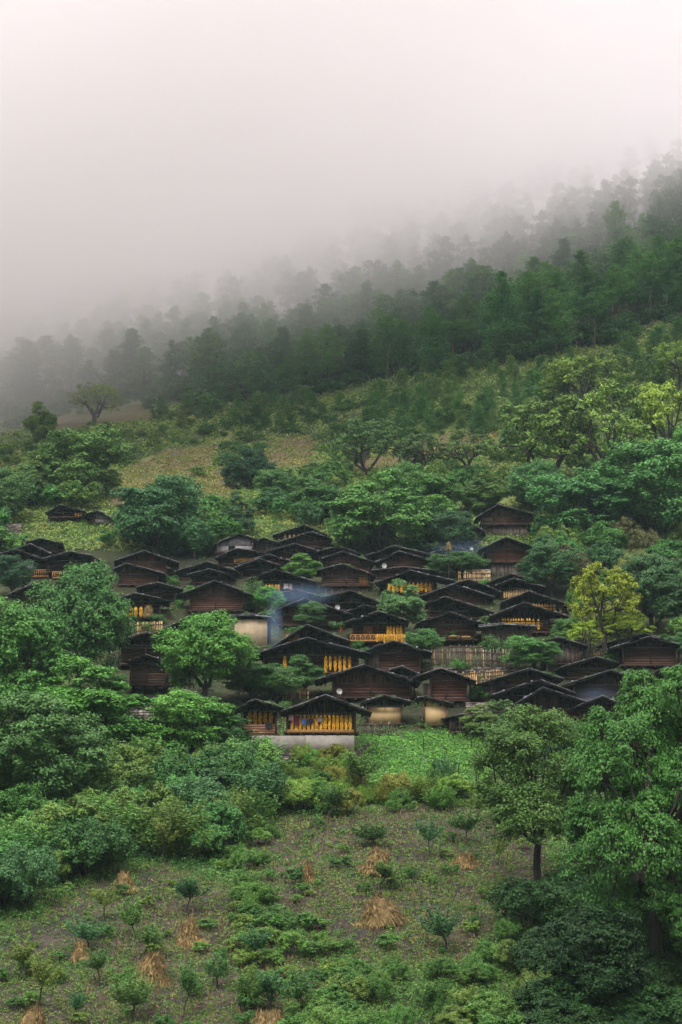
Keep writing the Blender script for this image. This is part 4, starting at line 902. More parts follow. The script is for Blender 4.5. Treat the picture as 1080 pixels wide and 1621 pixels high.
# ------------------------------------------------------------------ foreground: corn stooks, saplings
def stook(label, px, py, wpx, hpx, spill=0):
    global R
    R = np.random.RandomState(int(px)); X, Y, Z = hit(px, py); s = (Y * cP + Z * sP) / F; r = wpx * s / 2 * 1.15; hh = hpx * s * .72
    t = thing('corn_stook', label, 'corn stook', 'corn stooks in the harvested field', loc=(X, Y, Z), rot=(PR.uniform(-.12, .12), PR.uniform(-.18, .18), 0)); mb = MB()
    
    for q in range(4):
        a_ = PR.uniform(0, 6.28); dx, dy = cos(a_) * r * .3, sin(a_) * r * .3; hq = hh * PR.uniform(.7, 1.05)
        straw(mb, 260, r * .72, r * .34, .05, hq * .8, .55, .06, .6, dx, dy, -1, .1); straw(mb, 90, r * .35, r * .15, hq * .55, hq * .9, .5, .05, .5, dx, dy, 1.2, .3)
    straw(mb, 260, r * 1.2, r * .8, .02, hh * .22, .5, .05, 1.6)
    mb.tube([(0, 0, 0), (0, 0, hh * .5), (0, 0, hh * .85)], [r * .75, r * .5, r * .22], 10, .1); mb.build('stalks', M['straw'], t)
    if spill:
        m2 = MB(); n = 500; a = R.rand(n) * 6.28; q = np.sqrt(R.rand(n)); x = spill * r * 1.1 + np.cos(a) * q * r * 1.1; y = -.4 + np.sin(a) * q * r * .7
        z = H(X + x, Y + y) - Z + .06 + .25 * (1 - q); m2.leaves(np.stack([x, y, z], 1), R.normal(size=(n, 3)) * .5 + [0, -.3, 1], .45 * R.uniform(.6, 1.3, n), .05, np.clip(.6 + R.normal(size=n) * .25, 0, 1))
        m2.build('fallen_stalks', M['straw'], t)
stook('tidy tall straw stook with a sapling on top, upper middle of the field', 594, 1386, 54, 58)
stook('broad straw stook with stalks spilled to its left, centre of the field', 606, 1462, 62, 66, -1)
stook('narrow straw stook leaning under a bushy sapling, left field', 299, 1498, 36, 62, .4)
stook('fat dark topped straw stook, largest of the left field', 239, 1558, 58, 66, .3)
stook('small slim straw stook at the upper edge of the left field', 196, 1412, 28, 44, .3)
stook('thin dark stook beside a pale heap, left of the slender forked sapling', 128, 1522, 28, 46)
stook('dark straw stook cut by the bottom edge, left', 48, 1640, 46, 60)
stook('low straw stook cut by the bottom edge, middle', 424, 1640, 60, 50)
stook('small collapsed reddish straw heap under the umbrella shaped sapling', 736, 1372, 38, 26)
stook('thin upright tuft of yellow corn stalks, upper left of the middle field', 489, 1398, 15, 46)
SG = [(168, 1460, 46, 38, 'slender sapling with a small dull crown, upper left field'), (214, 1488, 58, 40, 'teal sapling with a bent dark stem in the left field'), (134, 1504, 48, 52, 'bushy sapling over the thin dark stook'),
      (155, 1565, 54, 44, 'round sapling right of the thin dark stook'), (232, 1512, 46, 44, 'sapling rising from the fat dark topped stook'), (300, 1452, 52, 58, 'wide sapling crown over the narrow leaning stook'),
      (293, 1612, 76, 44, 'dark teal sapling with a straight stem, lower left field'), (214, 1618, 66, 72, 'wide two crowned sapling below the fat stook'), (115, 1618, 44, 28, 'tiny sapling near the bottom left'),
      (36, 1556, 56, 46, 'yellowish sapling at the left edge of the field'), (66, 1604, 84, 46, 'tall thin dull sapling, bottom left'), (400, 1540, 60, 50, 'teal sapling right of the left field'),
      (346, 1566, 48, 42, 'pale green sapling beside the ferny strip'), (388, 1606, 60, 50, 'blue green bushy sapling near the bottom, left of middle'), (432, 1608, 60, 58, 'dark sapling above the bottom middle stook'),
      (478, 1622, 76, 58, 'blue green sapling at the bottom middle'), (262, 1368, 66, 42, 'olive feathery sapling above the left field'), (110, 1400, 66, 56, 'dark feathery sapling at the upper left corner of the field'),
      (182, 1385, 52, 52, 'green sapling above the small slim stook'), (576, 1268, 72, 64, 'tall grey green willow below the end of the retaining wall'), (684, 1366, 62, 38, 'light green sapling with a forked pale stem, middle field'),
      (734, 1342, 50, 52, 'umbrella shaped sapling over the collapsed straw heap'), (786, 1372, 48, 22, 'thin dull sapling left of the dark trunked tree'), (702, 1510, 66, 54, 'twisted grey green sapling, right part of the field'),
      (596, 1346, 36, 56, 'low bushy sapling growing out of the tidy tall stook'), (604, 1412, 40, 54, 'low bushy sapling growing out of the broad stook'), (700, 1262, 60, 40, 'thin green sapling at the lower edge of the vegetable patch'),
      (520, 1300, 50, 46, 'grey green sapling above the top edge of the middle field')]
for i, (x, y, h_, w_, lab) in enumerate(SG):
    c = [(.045, .085, .04), (.06, .10, .04), (.035, .08, .05)][i % 3]
    if 'olive' in lab or 'dull' in lab or 'yellowish' in lab: c = (.085, .10, .035)
    plant('fluff', x, y, h_ * 1.2, w_ * 1.12, c, lab, 'sapling', 'sapling', 'saplings of the harvested field', crown_name='foliage', trunk_name='stem', tilt=.16)
# ------------------------------------------------------------------ trees that can be told apart
G1, G2, G3, G4, YG, YL, TE, OL = (.032, .075, .028), (.048, .11, .035), (.022, .055, .028), (.065, .125, .045), (.13, .17, .04), (.30, .27, .02), (.035, .085, .06), (.075, .095, .035)
T = [
 ('fine', 856, 1426, 308, 196, (.048, .082, .03), 'olive leaved tree with a thick dark trunk at the right edge of the field', 0),
 ('big', 1040, 1600, 545, 270, (.036, .088, .028), 'biggest tree, layered bright green crown filling the lower right', 0),
 ('big', 1095, 1560, 500, 230, (.045, .11, .035), 'tall layered tree cut by the right edge behind the biggest one', 1),
 ('oak', 940, 1630, 200, 150, (.012, .03, .014), 'dark low tree in the shade at the foot of the biggest tree', 1),  # green darkened to paint in the big tree's shade
 ('oak', 124, 1112, 226, 138, (.035, .085, .035), 'big dark green tree in front of the yellow railings, left', 0),
 ('oak', 28, 1200, 262, 160, (.045, .105, .035), 'tall green tree at the left edge below the grey log house', 1),
 ('oak', 138, 1220, 182, 176, (.045, .11, .03), 'broad fresh green tree beneath the three stacked roofs', 2),
 ('oak', 327, 1122, 154, 134, (.055, .125, .035), 'bright green domed tree left of the square earth walled house', 0),
 ('oak', 306, 1216, 122, 140, (.07, .15, .045), 'light green tufted tree left of the small corn house', 1),
 ('oak', 50, 1308, 210, 190, (.04, .08, .035), 'dull green big tree at the left edge above the field', 0),
 ('oak', 0, 1140, 170, 120, (.04, .09, .035), 'tree cut by the left edge at village height', 2),
 ('oak', 360, 1210, 86, 56, (.03, .065, .035), 'dark blue green shrubby tree touching the small corn house', 2),
 ('oak', 482, 1104, 68, 66, G1, 'small tree with a pale stem in front of the widest house', 2),
 ('oak', 395, 1112, 66, 100, (.04, .085, .035), 'bushy tree mass below the square earth walled house', 1),
 ('oak', 436, 1116, 60, 70, (.045, .085, .04), 'low bushy tree left of the small pale stemmed tree', 0),
 ('oak', 485, 930, 56, 58, G4, 'round pale green tree between the upper roofs in mid village', 2),
 ('oak', 426, 975, 46, 42, (.05, .14, .04), 'brightest green round tree above the earth walled house', 0),
 ('willow', 402, 972, 58, 46, (.07, .11, .07), 'feathery grey green tree left of the brightest green one', 0),
 ('oak', 497, 998, 46, 52, (.05, .09, .055), 'grey green round tree left of the red flag', 1),
 ('oak', 637, 1010, 92, 72, (.055, .10, .055), 'tall grey green village tree right of the balcony house', 2),
 ('oak', 671, 1044, 50, 48, (.045, .095, .045), 'small tree at the foot of the tall village tree', 0),
 ('willow', 797, 1050, 46, 46, (.05, .09, .045), 'thin shrubby tree in front of the sheet roofed shed', 1),
 ('oak', 846, 1070, 62, 80, (.05, .11, .045), 'light green bushy tree between the long grey fence and the plank barn', 1),
 ('oak', 726, 916, 44, 72, (.05, .095, .055), 'shrubby tree behind the pale fence by the straw pole', 0),
 ('oak', 708, 872, 66, 74, (.035, .07, .05), 'dark teal tree covering the upper right of centre house', 1),
 ('oak', 600, 876, 134, 150, (.06, .12, .045), 'largest bright tree above the village centre', 2),
 ('oak', 565, 868, 80, 80, (.055, .115, .04), 'lower left companion of the largest bright tree above the village', 0),
 ('oak', 246, 880, 132, 124, (.032, .075, .045), 'large dark domed tree above the left of the village', 1),
 ('oak', 308, 882, 60, 64, (.03, .07, .04), 'low dark tree right of the large dark domed one', 0),
 ('oak', 380, 850, 74, 48, (.035, .065, .045), 'narrow dark tree above the pale grey house', 2),
 ('oak', 392, 776, 68, 66, (.018, .045, .035), 'single round blackish tree on the dry slope', 0),
 ('oak', 438, 800, 60, 60, (.05, .095, .045), 'green tree right of the blackish round one', 1),
 ('oak', 505, 828, 84, 90, (.045, .095, .045), 'round green tree on the slope above the top centre roofs', 2),
 ('oak', 872, 946, 86, 84, (.03, .07, .04), 'dark round tree below the two tall stilt houses', 0),
 ('airy', 958, 1046, 156, 104, (.15, .155, .02), 'yellow leaved tree right of the village', 0),
 ('airy', 985, 1040, 76, 84, (.14, .17, .025), 'yellow green lower tree in front of the yellow leaved one', 0),
 ('airy', 925, 1052, 70, 56, (.13, .16, .025), 'low yellow green tree at the left foot of the yellow leaved one', 1),
 ('oak', 905, 1030, 52, 50, (.05, .10, .04), 'green bushy tree left of the yellow one', 1),
 ('oak', 1032, 1004, 128, 100, (.035, .07, .045), 'grey green tall tree behind the large right log house', 0),
 ('oak', 1082, 1010, 130, 90, (.03, .06, .035), 'dark tree at the right edge above the log house', 2),
 ('oak', 1075, 1050, 52, 36, (.05, .10, .055), 'light blue green tree cut by the right edge beside the log house', 1),
 ('oak', 18, 948, 70, 66, (.02, .045, .035), 'blackish tree at the left edge below the yellow railing', 0),
 ('oak', 132, 790, 112, 130, (.06, .10, .04), 'broad domed tree above the lone upper left roof', 1),
 ('oak', 40, 800, 84, 100, (.075, .11, .05), 'pale green tree in the haze at the left edge', 2),
 ('oak', 0, 830, 90, 90, (.05, .09, .045), 'tree cut by the left edge above the small dark roof', 0),
 ('airy', 148, 668, 62, 84, (.13, .15, .04), 'solitary yellow green tree with dark stems under the fogged forest', 1),
 ('oak', 68, 700, 66, 48, (.085, .12, .04), 'small yellow green tree left of the solitary walnut shaped one', 2),
 ('airy', 582, 756, 94, 108, (.05, .085, .04), 'flat topped tree with a dark forked trunk on the middle slope', 0),
 ('airy', 672, 752, 66, 70, (.05, .08, .04), 'small flat topped tree with two dark stems on the middle slope', 1),
 ('airy', 742, 752, 70, 84, (.055, .085, .04), 'spreading dark stemmed tree right of the two small flat topped ones', 1),
 ('airy', 648, 748, 58, 56, (.045, .08, .04), 'small flat topped tree just left of the twin stemmed one', 0),
 ('airy', 870, 778, 150, 170, (.075, .11, .032), 'wide sparse tree with low arching dark limbs, right slope', 0),
 ('airy', 965, 788, 176, 150, (.085, .12, .035), 'sparse yellow green tree with a bare leaning black trunk', 1),
 ('airy', 1062, 750, 156, 140, (.12, .15, .03), 'yellowest tree at the right edge of the upper slope', 0),
 ('airy', 925, 662, 104, 130, (.095, .13, .03), 'yellow green tree above the bare trunked one', 0),
 ('airy', 1075, 620, 80, 80, (.10, .14, .03), 'yellow green tree at the right edge under the pine forest', 1),
 ('oak', 1035, 850, 150, 190, (.045, .105, .045), 'wide green tree at the right above the shrubs', 0),
 ('oak', 930, 860, 110, 150, (.04, .10, .05), 'blue green wide tree right of the highest stilt house', 1),
 ('oak', 1080, 800, 130, 120, (.05, .12, .04), 'bright green tree cut by the right edge, middle height', 2),
 ('oak', 850, 810, 80, 90, (.045, .095, .05), 'rounded tree behind the highest stilt house', 0),
 ('oak', 690, 820, 74, 84, (.05, .10, .04), 'green tree above the dark plank house', 1),
 ('oak', 760, 812, 66, 80, (.07, .11, .045), 'pale green tree left of the highest stilt house', 2),
 ('oak', 838, 700, 72, 60, (.06, .085, .035), 'green tree with an orange top on the slope', 2),
 ('oak', 640, 812, 80, 80, (.05, .10, .04), 'tree behind the right shoulder of the largest bright tree', 0),
 ('oak', 900, 1440, 60, 90, (.014, .034, .016), 'low dark tree in the gap right of the thick dark trunk', 0),  # darker green stands in for the shade at the lower right
 ('oak', 765, 1172, 56, 60, (.07, .10, .04), 'olive bush tree beside the orange tarpaulin', 2),
 ('oak', 890, 1206, 66, 84, (.055, .12, .035), 'bright green tree right below the lowest black roof', 1),
]
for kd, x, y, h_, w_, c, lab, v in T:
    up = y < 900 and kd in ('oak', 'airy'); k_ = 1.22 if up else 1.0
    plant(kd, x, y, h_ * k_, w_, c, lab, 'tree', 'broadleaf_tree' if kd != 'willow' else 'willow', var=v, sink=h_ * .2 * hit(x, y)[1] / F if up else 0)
SCRUB = MB(); SCOL = []
def spread(n, poly, kinds, hm, wr, cols, label, group, cat='bush', name='bush', avoid=None, seed=0, gap=10, **kw):
    rr = random.Random(seed); xs = [p[0] for p in poly]; ys = [p[1] for p in poly]; got = []; k = 0
    while len(got) < n and k < n * 40:
        k += 1; x = rr.uniform(min(xs), max(xs)); y = rr.uniform(min(ys), max(ys))
        if not bool(inpoly(np.array([x]), np.array([y]), poly)[0]): continue
        if avoid and any(bool(inpoly(np.array([x]), np.array([y]), q)[0]) for q in avoid): continue
        if any(abs(x - a) < gap and abs(y - b) < gap * .5 for a, b in got): continue
        got.append((x, y)); g = hit(x, y); s = (g[1] * cP + g[2] * sP) / F
        h_ = rr.uniform(*hm) / s; w_ = h_ * rr.uniform(*wr)
        c = rr.choice(cols)
        kind = rr.choice(kinds) if isinstance(kinds, tuple) else kinds
        if kind == 'scrub':
            t = rr.choice(K['scrub']); a = rr.uniform(0, 6.28); hz = h_ * s / t['h']; wx = w_ * s / t['w']; me = t['crown']
            v = np.empty(len(me.vertices) * 3, np.float32); me.vertices.foreach_get('co', v); v = v.reshape(-1, 3)
            v = np.stack([(v[:, 0] * cos(a) - v[:, 1] * sin(a)) * wx, (v[:, 0] * sin(a) + v[:, 1] * cos(a)) * wx, v[:, 2] * hz], 1) + np.array(g)
            tt = np.empty(len(me.polygons), np.float32); me.attributes['tint'].data.foreach_get('value', tt)
            SCRUB.add(v, np.arange(len(v)).reshape(-1, 4), tt); SCOL.append(np.tile(np.array(c) * GAIN * rr.uniform(.85, 1.15), (len(tt), 1)))
        else: plant(kind, x, y, h_, w_, c, label, cat, name, group, at=g, sink=.1, **kw)
B = [(.03, .07, .03), (.045, .10, .035), (.06, .11, .04), (.035, .075, .045), (.07, .10, .035), (.05, .12, .05)]
spread(85, [(-20, 1230), (120, 1210), (250, 1215), (400, 1200), (420, 1300), (330, 1380), (190, 1370), (60, 1430), (-20, 1480)], ('shrub', 'shrub', 'willow'), (2., 4.2), (.85, 1.35), B, 'leafy bush in the dense thicket above the left field', 'bushes of the left thicket', seed=1, gap=16)
spread(22, [(330, 1340), (400, 1290), (460, 1300), (400, 1400), (500, 1500), (450, 1520), (370, 1430)], ('shrub', 'willow'), (.7, 1.5), (1., 1.5), [(.08, .13, .04), (.065, .12, .04), (.06, .11, .04)], 'ferny yellow green bush in the strip between the two fields', 'ferny bushes between the fields', seed=2, gap=12)
spread(50, [(410, 1215), (550, 1215), (560, 1250), (640, 1268), (760, 1256), (800, 1290), (680, 1285), (480, 1300), (420, 1280)], ('shrub', 'willow', 'shrub'), (.9, 2.2), (.9, 1.4), [(.09, .12, .035), (.06, .12, .035), (.045, .09, .03), (.12, .11, .035), (.10, .15, .04)], 'mixed olive bush between the vegetable patch and the field', 'bushes above the middle field', seed=3, gap=13)
spread(50, [(500, 1600), (580, 1540), (720, 1530), (860, 1470), (960, 1560), (960, 1680), (460, 1690)], ('shrub', 'willow', 'shrub'), (.9, 2.0), (.9, 1.35), [(.06, .10, .035), (.045, .09, .03), (.05, .10, .035), (.085, .11, .04)], 'olive green bush along the bottom of the picture', 'bushes along the bottom', seed=4, gap=18)
spread(46, [(770, 1430), (880, 1440), (1100, 1400), (1120, 1690), (880, 1690), (860, 1530)], 'shrub', (1.6, 3.2), (1.1, 1.6), [(.012, .03, .014), (.016, .038, .016), (.02, .042, .02)], 'dark bush in the shade under the biggest tree', 'bushes under the biggest tree', seed=5, gap=22)  # greens darkened to stand for the shade below the biggest tree
spread(24, [(780, 1165), (930, 1165), (1000, 1150), (1100, 1130), (1100, 1210), (780, 1215)], 'shrub', (1.2, 2.2), (1.1, 1.6), [(.045, .10, .035), (.03, .07, .03)], 'bush between the lower right roofs and the big trees', 'bushes below the lower right roofs', seed=6, gap=16)
VB = [(0, 970), (150, 900), (340, 900), (560, 870), (760, 850), (900, 950), (1080, 1010), (1080, 1100), (760, 1160), (560, 1150), (300, 1150), (150, 1130)]
spread(130, VB, 'scrub', (.7, 1.5), (1.0, 1.8), [(.04, .09, .035), (.055, .10, .045), (.05, .12, .04), (.06, .09, .05)], 'small bush growing between the village houses', 'bushes between the houses', seed=7, gap=8)
spread(60, [(-20, 800), (60, 770), (180, 830), (360, 830), (350, 870), (180, 875), (100, 850), (-20, 900)], 'scrub', (2., 4.5), (.9, 1.5), B, 'bush in the thicket around the upper left houses', 'bushes of the upper left thicket', seed=8, gap=14, avoid=[[(0, 808), (60, 808), (200, 812), (200, 865), (60, 880), (0, 880)]])
spread(30, [(400, 790), (600, 760), (790, 770), (860, 790), (760, 800), (680, 850), (520, 850), (420, 840)], 'scrub', (2., 4.2), (.9, 1.4), B + [(.09, .13, .045)], 'bush in the belt of trees just above the village', 'bushes above the village', seed=9, gap=14)
spread(50, [(850, 790), (1100, 760), (1100, 1010), (960, 1010), (900, 960), (860, 900)], 'shrub', (2.5, 5), (.9, 1.4), B + [(.10, .10, .04), (.07, .06, .04)], 'large bush in the thicket right of the village', 'bushes right of the village', seed=10, gap=16)
spread(200, [(-20, 680), (150, 655), (330, 655), (560, 640), (700, 640), (820, 680), (800, 760), (560, 770), (400, 760), (300, 780), (180, 780), (-20, 770)], 'scrub', (.8, 2.1), (1.1, 1.9), [(.06, .10, .04), (.045, .085, .04), (.09, .11, .045), (.05, .10, .05)], 'low bush scattered over the grassy slope', 'low bushes on the grassy slope', seed=11, gap=8, avoid=DRY)
spread(38, [(800, 640), (1100, 560), (1100, 790), (880, 790), (780, 730)], 'scrub', (2, 5), (.9, 1.4), [(.06, .10, .045), (.08, .12, .05), (.05, .09, .05)], 'bush on the upper right slope between the sparse trees', 'bushes of the upper right slope', seed=12, gap=16)
spread(130, [(-20, 690), (-20, 640), (170, 612), (330, 628), (560, 595), (700, 575), (860, 550), (980, 522), (1100, 480), (1100, 505), (980, 550), (860, 578), (700, 602), (560, 622), (330, 655), (170, 640)], 'scrub', (1.8, 4.2), (.9, 1.5), [(.04, .08, .035), (.05, .10, .04), (.035, .07, .035)], 'x y z w', 'g', seed=15, gap=8)
SCC = [(.05, .10, .035), (.07, .12, .04), (.04, .085, .035), (.09, .12, .04)]
for n_, pl_, hm_, sd_ in ((45, FIELD_A, (.3, .8), 51), (60, FIELD_B, (.3, .9), 52), (60, [(360, 1440), (470, 1400), (560, 1530), (560, 1690), (400, 1690)], (.5, 1.3), 53),
                          (90, [(1100, 560), (1420, 420), (1420, 1100), (1100, 1100)], (1.5, 4.5), 54), (90, [(-20, 650), (-340, 740), (-340, 1250), (-20, 1250)], (1.5, 4.5), 55), (40, [(1100, 1100), (1420, 1100), (1420, 1690), (1120, 1690)], (1.5, 4), 56), (40, [(-340, 1250), (-20, 1250), (-30, 1690), (-340, 1690)], (.6, 2.5), 57)):
    spread(n_, pl_, 'scrub', hm_, (.9, 1.7), SCC, 'x', 'g', seed=sd_, gap=8)
CP = [(.045, .09, .04), (.06, .11, .045), (.04, .08, .035), (.075, .11, .045)]
spread(110, [(520, 660), (600, 625), (760, 592), (900, 580), (990, 560), (1090, 520), (1090, 600), (900, 640), (830, 700), (720, 690), (560, 690)], 'young_pine', (2.5, 5), (.6, .95), CP, 'young blue green pine in the dense stand below the forest', 'young pines below the forest', 'young pine', 'young_pine', seed=13, gap=9)
spread(75, [(-20, 665), (-20, 640), (170, 620), (330, 640), (480, 640), (560, 650), (470, 690), (360, 680), (200, 640), (60, 680)], 'young_pine', (2.5, 4.5), (.7, 1.), CP, 'young pine in the hazy stand along the left forest edge', 'young pines of the left forest edge', 'young pine', 'young_pine', seed=14, gap=9)
o = SCRUB.build('scrub_thicket', M['cover'], None, kind='stuff'); SCOL = np.concatenate(SCOL)
c_ = o.data.attributes.new('col', 'FLOAT_COLOR', 'FACE'); c_.data.foreach_set('color', np.concatenate([SCOL, np.ones((len(SCOL), 1))], 1).astype(np.float32).ravel())
# ------------------------------------------------------------------ pine forest: the nearest ones are trees of their own, the rest one wood
rr = random.Random(21); cand = []
for i in range(9000):
    x = rr.uniform(-40, 1120); dy = rr.uniform(0, 1) ** 1.2 * (150 + .2 * max(0, x)); y = float(treeline(x)) - 2 - dy
    if any(abs(x - a) < 13 and abs(y - b) < 5.5 for a, b in cand): continue
    cand.append((x, y))
    if len(cand) >= 640: break
pts = sorted([(hit(x, y), x, y) for x, y in cand], key=lambda q: float(treeline(q[1])) - q[2])
for i in range(200): x_ = rr.choice((rr.uniform(-360, -40), rr.uniform(1120, 1440))); y_ = float(treeline(x_)) - 2 - rr.uniform(0, 130); pts.append((hit(x_, y_), x_, y_))
LABP = 'tall pine of the misty forest above the slope'
PC = [(.046, .10, .046), (.062, .12, .052), (.038, .082, .044), (.075, .135, .055)]
ONE = [(975, 470, 160, 34, 4, 'lone pine top standing out of the forest in the mist, upper right'), (982, 536, 120, 44, 4, 'tall bare trunked pine at the right forest edge'), (968, 540, 104, 34, 4, 'second bare trunked pine at the right forest edge'),
       (877, 560, 104, 50, 2, 'single pine with a pinkish bare trunk at the forest edge'), (692, 606, 76, 56, 1, 'rounded pine standing before the forest in the middle'), (1034, 512, 112, 44, 4, 'slim bare trunked pine near the right edge'), (1076, 492, 120, 50, 4, 'bare trunked pine at the right picture edge'), (940, 552, 90, 46, 4, 'pine left of the bare trunked pair'), (338, 640, 84, 62, 3, 'bushy dark pine at the left tip of the clear forest'), (800, 574, 150, 66, 3, 'darkest tall pine in the middle of the forest')]
for x, y, h_, w_, v, lab in ONE: plant('pine', x, y, h_, w_, PC[(v + 1) % 4], lab, 'pine', 'pine_tree', var=v)
for g, x, y in pts[:288]:
    s = (g[1] * cP + g[2] * sP) / F; hm = rr.uniform(8.5, 16); wm = rr.uniform(5.2, 7.8)
    plant('pine', x, y, hm / s, wm / s, rr.choice(PC), LABP, 'pine', 'pine_tree', 'pines of the misty forest', at=g)
K['far'] = [pine(67, whorls=9, n_t=9, leaf=.9, Rd=3.), pine(68, whorls=9, n_t=9, leaf=.9, Rd=3.2, base=.3)]
mb = MB()
for g, x, y in pts[288:]:
    t = rr.choice(K['far']); sc_ = rr.uniform(.85, 1.2); a = rr.uniform(0, 6.28)
    for part in ('trunk', 'crown'):
        me = t[part]; v = np.empty(len(me.vertices) * 3, np.float32); me.vertices.foreach_get('co', v); v = v.reshape(-1, 3) * sc_
        v = np.stack([v[:, 0] * cos(a) - v[:, 1] * sin(a), v[:, 0] * sin(a) + v[:, 1] * cos(a), v[:, 2]], 1) + np.array(g)
        q = np.empty(len(me.loops), np.int32); me.loops.foreach_get('vertex_index', q); mb.add(v, q.reshape(-1, 4), rr.uniform(.2, .8), 0 if part == 'crown' else 1)
mb.build('distant_pine_wood', [M['needle'], M['pine_bark']], None, kind='stuff', color=(.08, .15, .07))
# ------------------------------------------------------------------ low plants, grass and stubble that cover the ground
def points(n, ya, yb, xa=-200, xb=1280, seed=0):
    n = int(n * 1.23)
    r = np.random.RandomState(seed); px = r.uniform(xa, xb, n); y = r.uniform(ya, yb, n)
    Dt = _D[6:]; Tt = np.array([_yy[int(d)] for d in Dt], float); Y = np.interp(-y, -Tt, Dt); X = (px - CX) / F * Y * 1.02
    Z = H(X, Y); qx, qy = proj(X, Y, Z); return X, Y, Z, qx, qy, r
def colored(name, P_, N_, ln, wd, col, tint, axis=None, mat='cover', kind='stuff'):
    mb = MB(); mb.leaves(P_, N_, ln, wd, tint, axis=axis); o = mb.build(name, M[mat], None, kind=kind)
    if col is not None:
        c = o.data.attributes.new('col', 'FLOAT_COLOR', 'FACE'); c.data.foreach_set('color', np.concatenate([col, np.ones((len(col), 1))], 1).astype(np.float32).ravel())
    return o
def clumps(name, n, k, ya, yb, keep, colf, ls, rad, hgt, seed, up=.6, wr=.5, **kw):
    global R
    X, Y, Z, qx, qy, r = points(n, ya, yb, seed=seed, **kw); m = keep(qx, qy, X, Y); X, Y, Z, qx, qy = [a[m] for a in (X, Y, Z, qx, qy)]; n = len(X)
    sc_ = Y / 150; d = r.normal(size=(n, k, 3)); d[:, :, 2] = np.abs(d[:, :, 2]); d = unit(d) * r.rand(n, k, 1) ** .5
    hv = (hgt * r.uniform(.5, 1.5, (n, 1)) * sc_[:, None]); rv = (rad * r.uniform(.6, 1.4, (n, 1)) * sc_[:, None])
    p = np.stack([X[:, None] + d[..., 0] * rv, Y[:, None] + d[..., 1] * rv, np.zeros((n, k))], -1)
    p[..., 2] = H(p[..., 0], p[..., 1]) + d[..., 2] * hv + .02
    c = colf(X, Y, Z, qx, qy, r); c = np.repeat(c[:, None, :], k, 1).reshape(-1, 3)
    tint = np.clip(.5 + r.normal(size=n * k) * .2 + (d[..., 2].ravel() - .5) * .1, 0, 1)
    R = r; nn = unit(d.reshape(-1, 3) * .6 + np.array([0, -.1, up]) + r.normal(size=(n * k, 3)) * .4)
    colored(name, p.reshape(-1, 3), nn, ls * np.repeat(sc_, k) * r.uniform(.6, 1.4, n * k), ls * wr * np.repeat(sc_, k), c, tint)
def infields(qx, qy, X, Y):
    j = noise2(X * 0.9, Y * 0.9) * 14; return inpoly(qx + j, qy + j * .7, FIELD_A) | inpoly(qx + j, qy + j * .7, FIELD_B)
def inany(qx, qy, L_):
    m = np.zeros(qx.shape, bool)
    for p in L_: m |= inpoly(qx, qy, p)
    return m
def pal(cols):
    cols = np.array(cols)
    def f(X, Y, Z, qx, qy, r):
        i = np.clip(((noise2(X * .25, Y * .25) * .5 + .5) * len(cols) + r.normal(size=len(X)) * .8).astype(int), 0, len(cols) - 1); return cols[i] * np.array([1.75, 2.15, 1.25]) * r.uniform(.8, 1.2, (len(X), 1))
    return f
VILP = [(160, 880), (330, 860), (760, 820), (860, 830), (1000, 1000), (1080, 1030), (1080, 1090), (850, 1140), (620, 1160), (380, 1160), (180, 1130), (0, 980), (0, 880)]
clumps('undergrowth', 20000, 14, 1150, 1690, lambda qx, qy, X, Y: ~infields(qx, qy, X, Y) & ~inany(qx, qy, [VEG]), pal([(.03, .07, .03), (.045, .10, .035), (.06, .11, .04), (.075, .11, .035), (.05, .12, .04)]), .24, .55, .55, 31)
clumps('vegetable_leaves', 7500, 16, 1150, 1260, lambda qx, qy, X, Y: inpoly(qx + noise2(X, Y) * 8, qy, VEG), pal([(.065, .155, .042), (.09, .18, .048), (.05, .13, .038), (.10, .18, .05), (.07, .14, .04)]), .18, .42, .3, 32, up=1.0, wr=.75)
clumps('weeds', 46000, 9, 1270, 1690, lambda qx, qy, X, Y: infields(qx, qy, X, Y) & (noise2(X * .5 + 3, Y * .6) + .6 * noise2(X * 2.2, Y * 2.2) + np.random.RandomState(3).normal(size=X.shape) * .7 > -.2), pal([(.06, .10, .035), (.09, .12, .04), (.045, .09, .03), (.11, .12, .05)]), .17, .24, .22, 33)
clumps('tall_weeds', 2600, 26, 1270, 1690, lambda qx, qy, X, Y: infields(qx, qy, X, Y) & (noise2(X * .35 + 3, Y * .4) > .0), pal([(.06, .11, .035), (.045, .10, .035), (.085, .12, .04)]), .2, .5, .55, 38)
clumps('grass', 24000, 9, 585, 870, lambda qx, qy, X, Y: (qy > treeline(qx) - 6) & ~inany(qx, qy, DRY), pal([(.07, .115, .04), (.105, .14, .05), (.14, .165, .06), (.06, .10, .05), (.19, .18, .075)]), .26, .5, .32, 34)  # grass colours lightened to make up for the cloud's shadow
clumps('dry_grass', 16000, 8, 640, 870, lambda qx, qy, X, Y: inany(qx, qy, DRY), pal([(.17, .13, .06), (.14, .13, .05), (.09, .11, .04), (.19, .15, .07)]), .2, .4, .25, 35)
clumps('village_weeds', 5000, 10, 860, 1170, lambda qx, qy, X, Y: inany(qx, qy, [VILP]) & (noise2(X * .5, Y * .5) > 0), pal([(.04, .08, .035), (.055, .11, .04), (.07, .10, .04)]), .18, .35, .3, 36)
clumps('forest_floor', 6000, 7, 380, 640, lambda qx, qy, X, Y: (qy < treeline(qx)), pal([(.03, .055, .03), (.04, .06, .035), (.06, .06, .035)]), .3, .7, .5, 37)
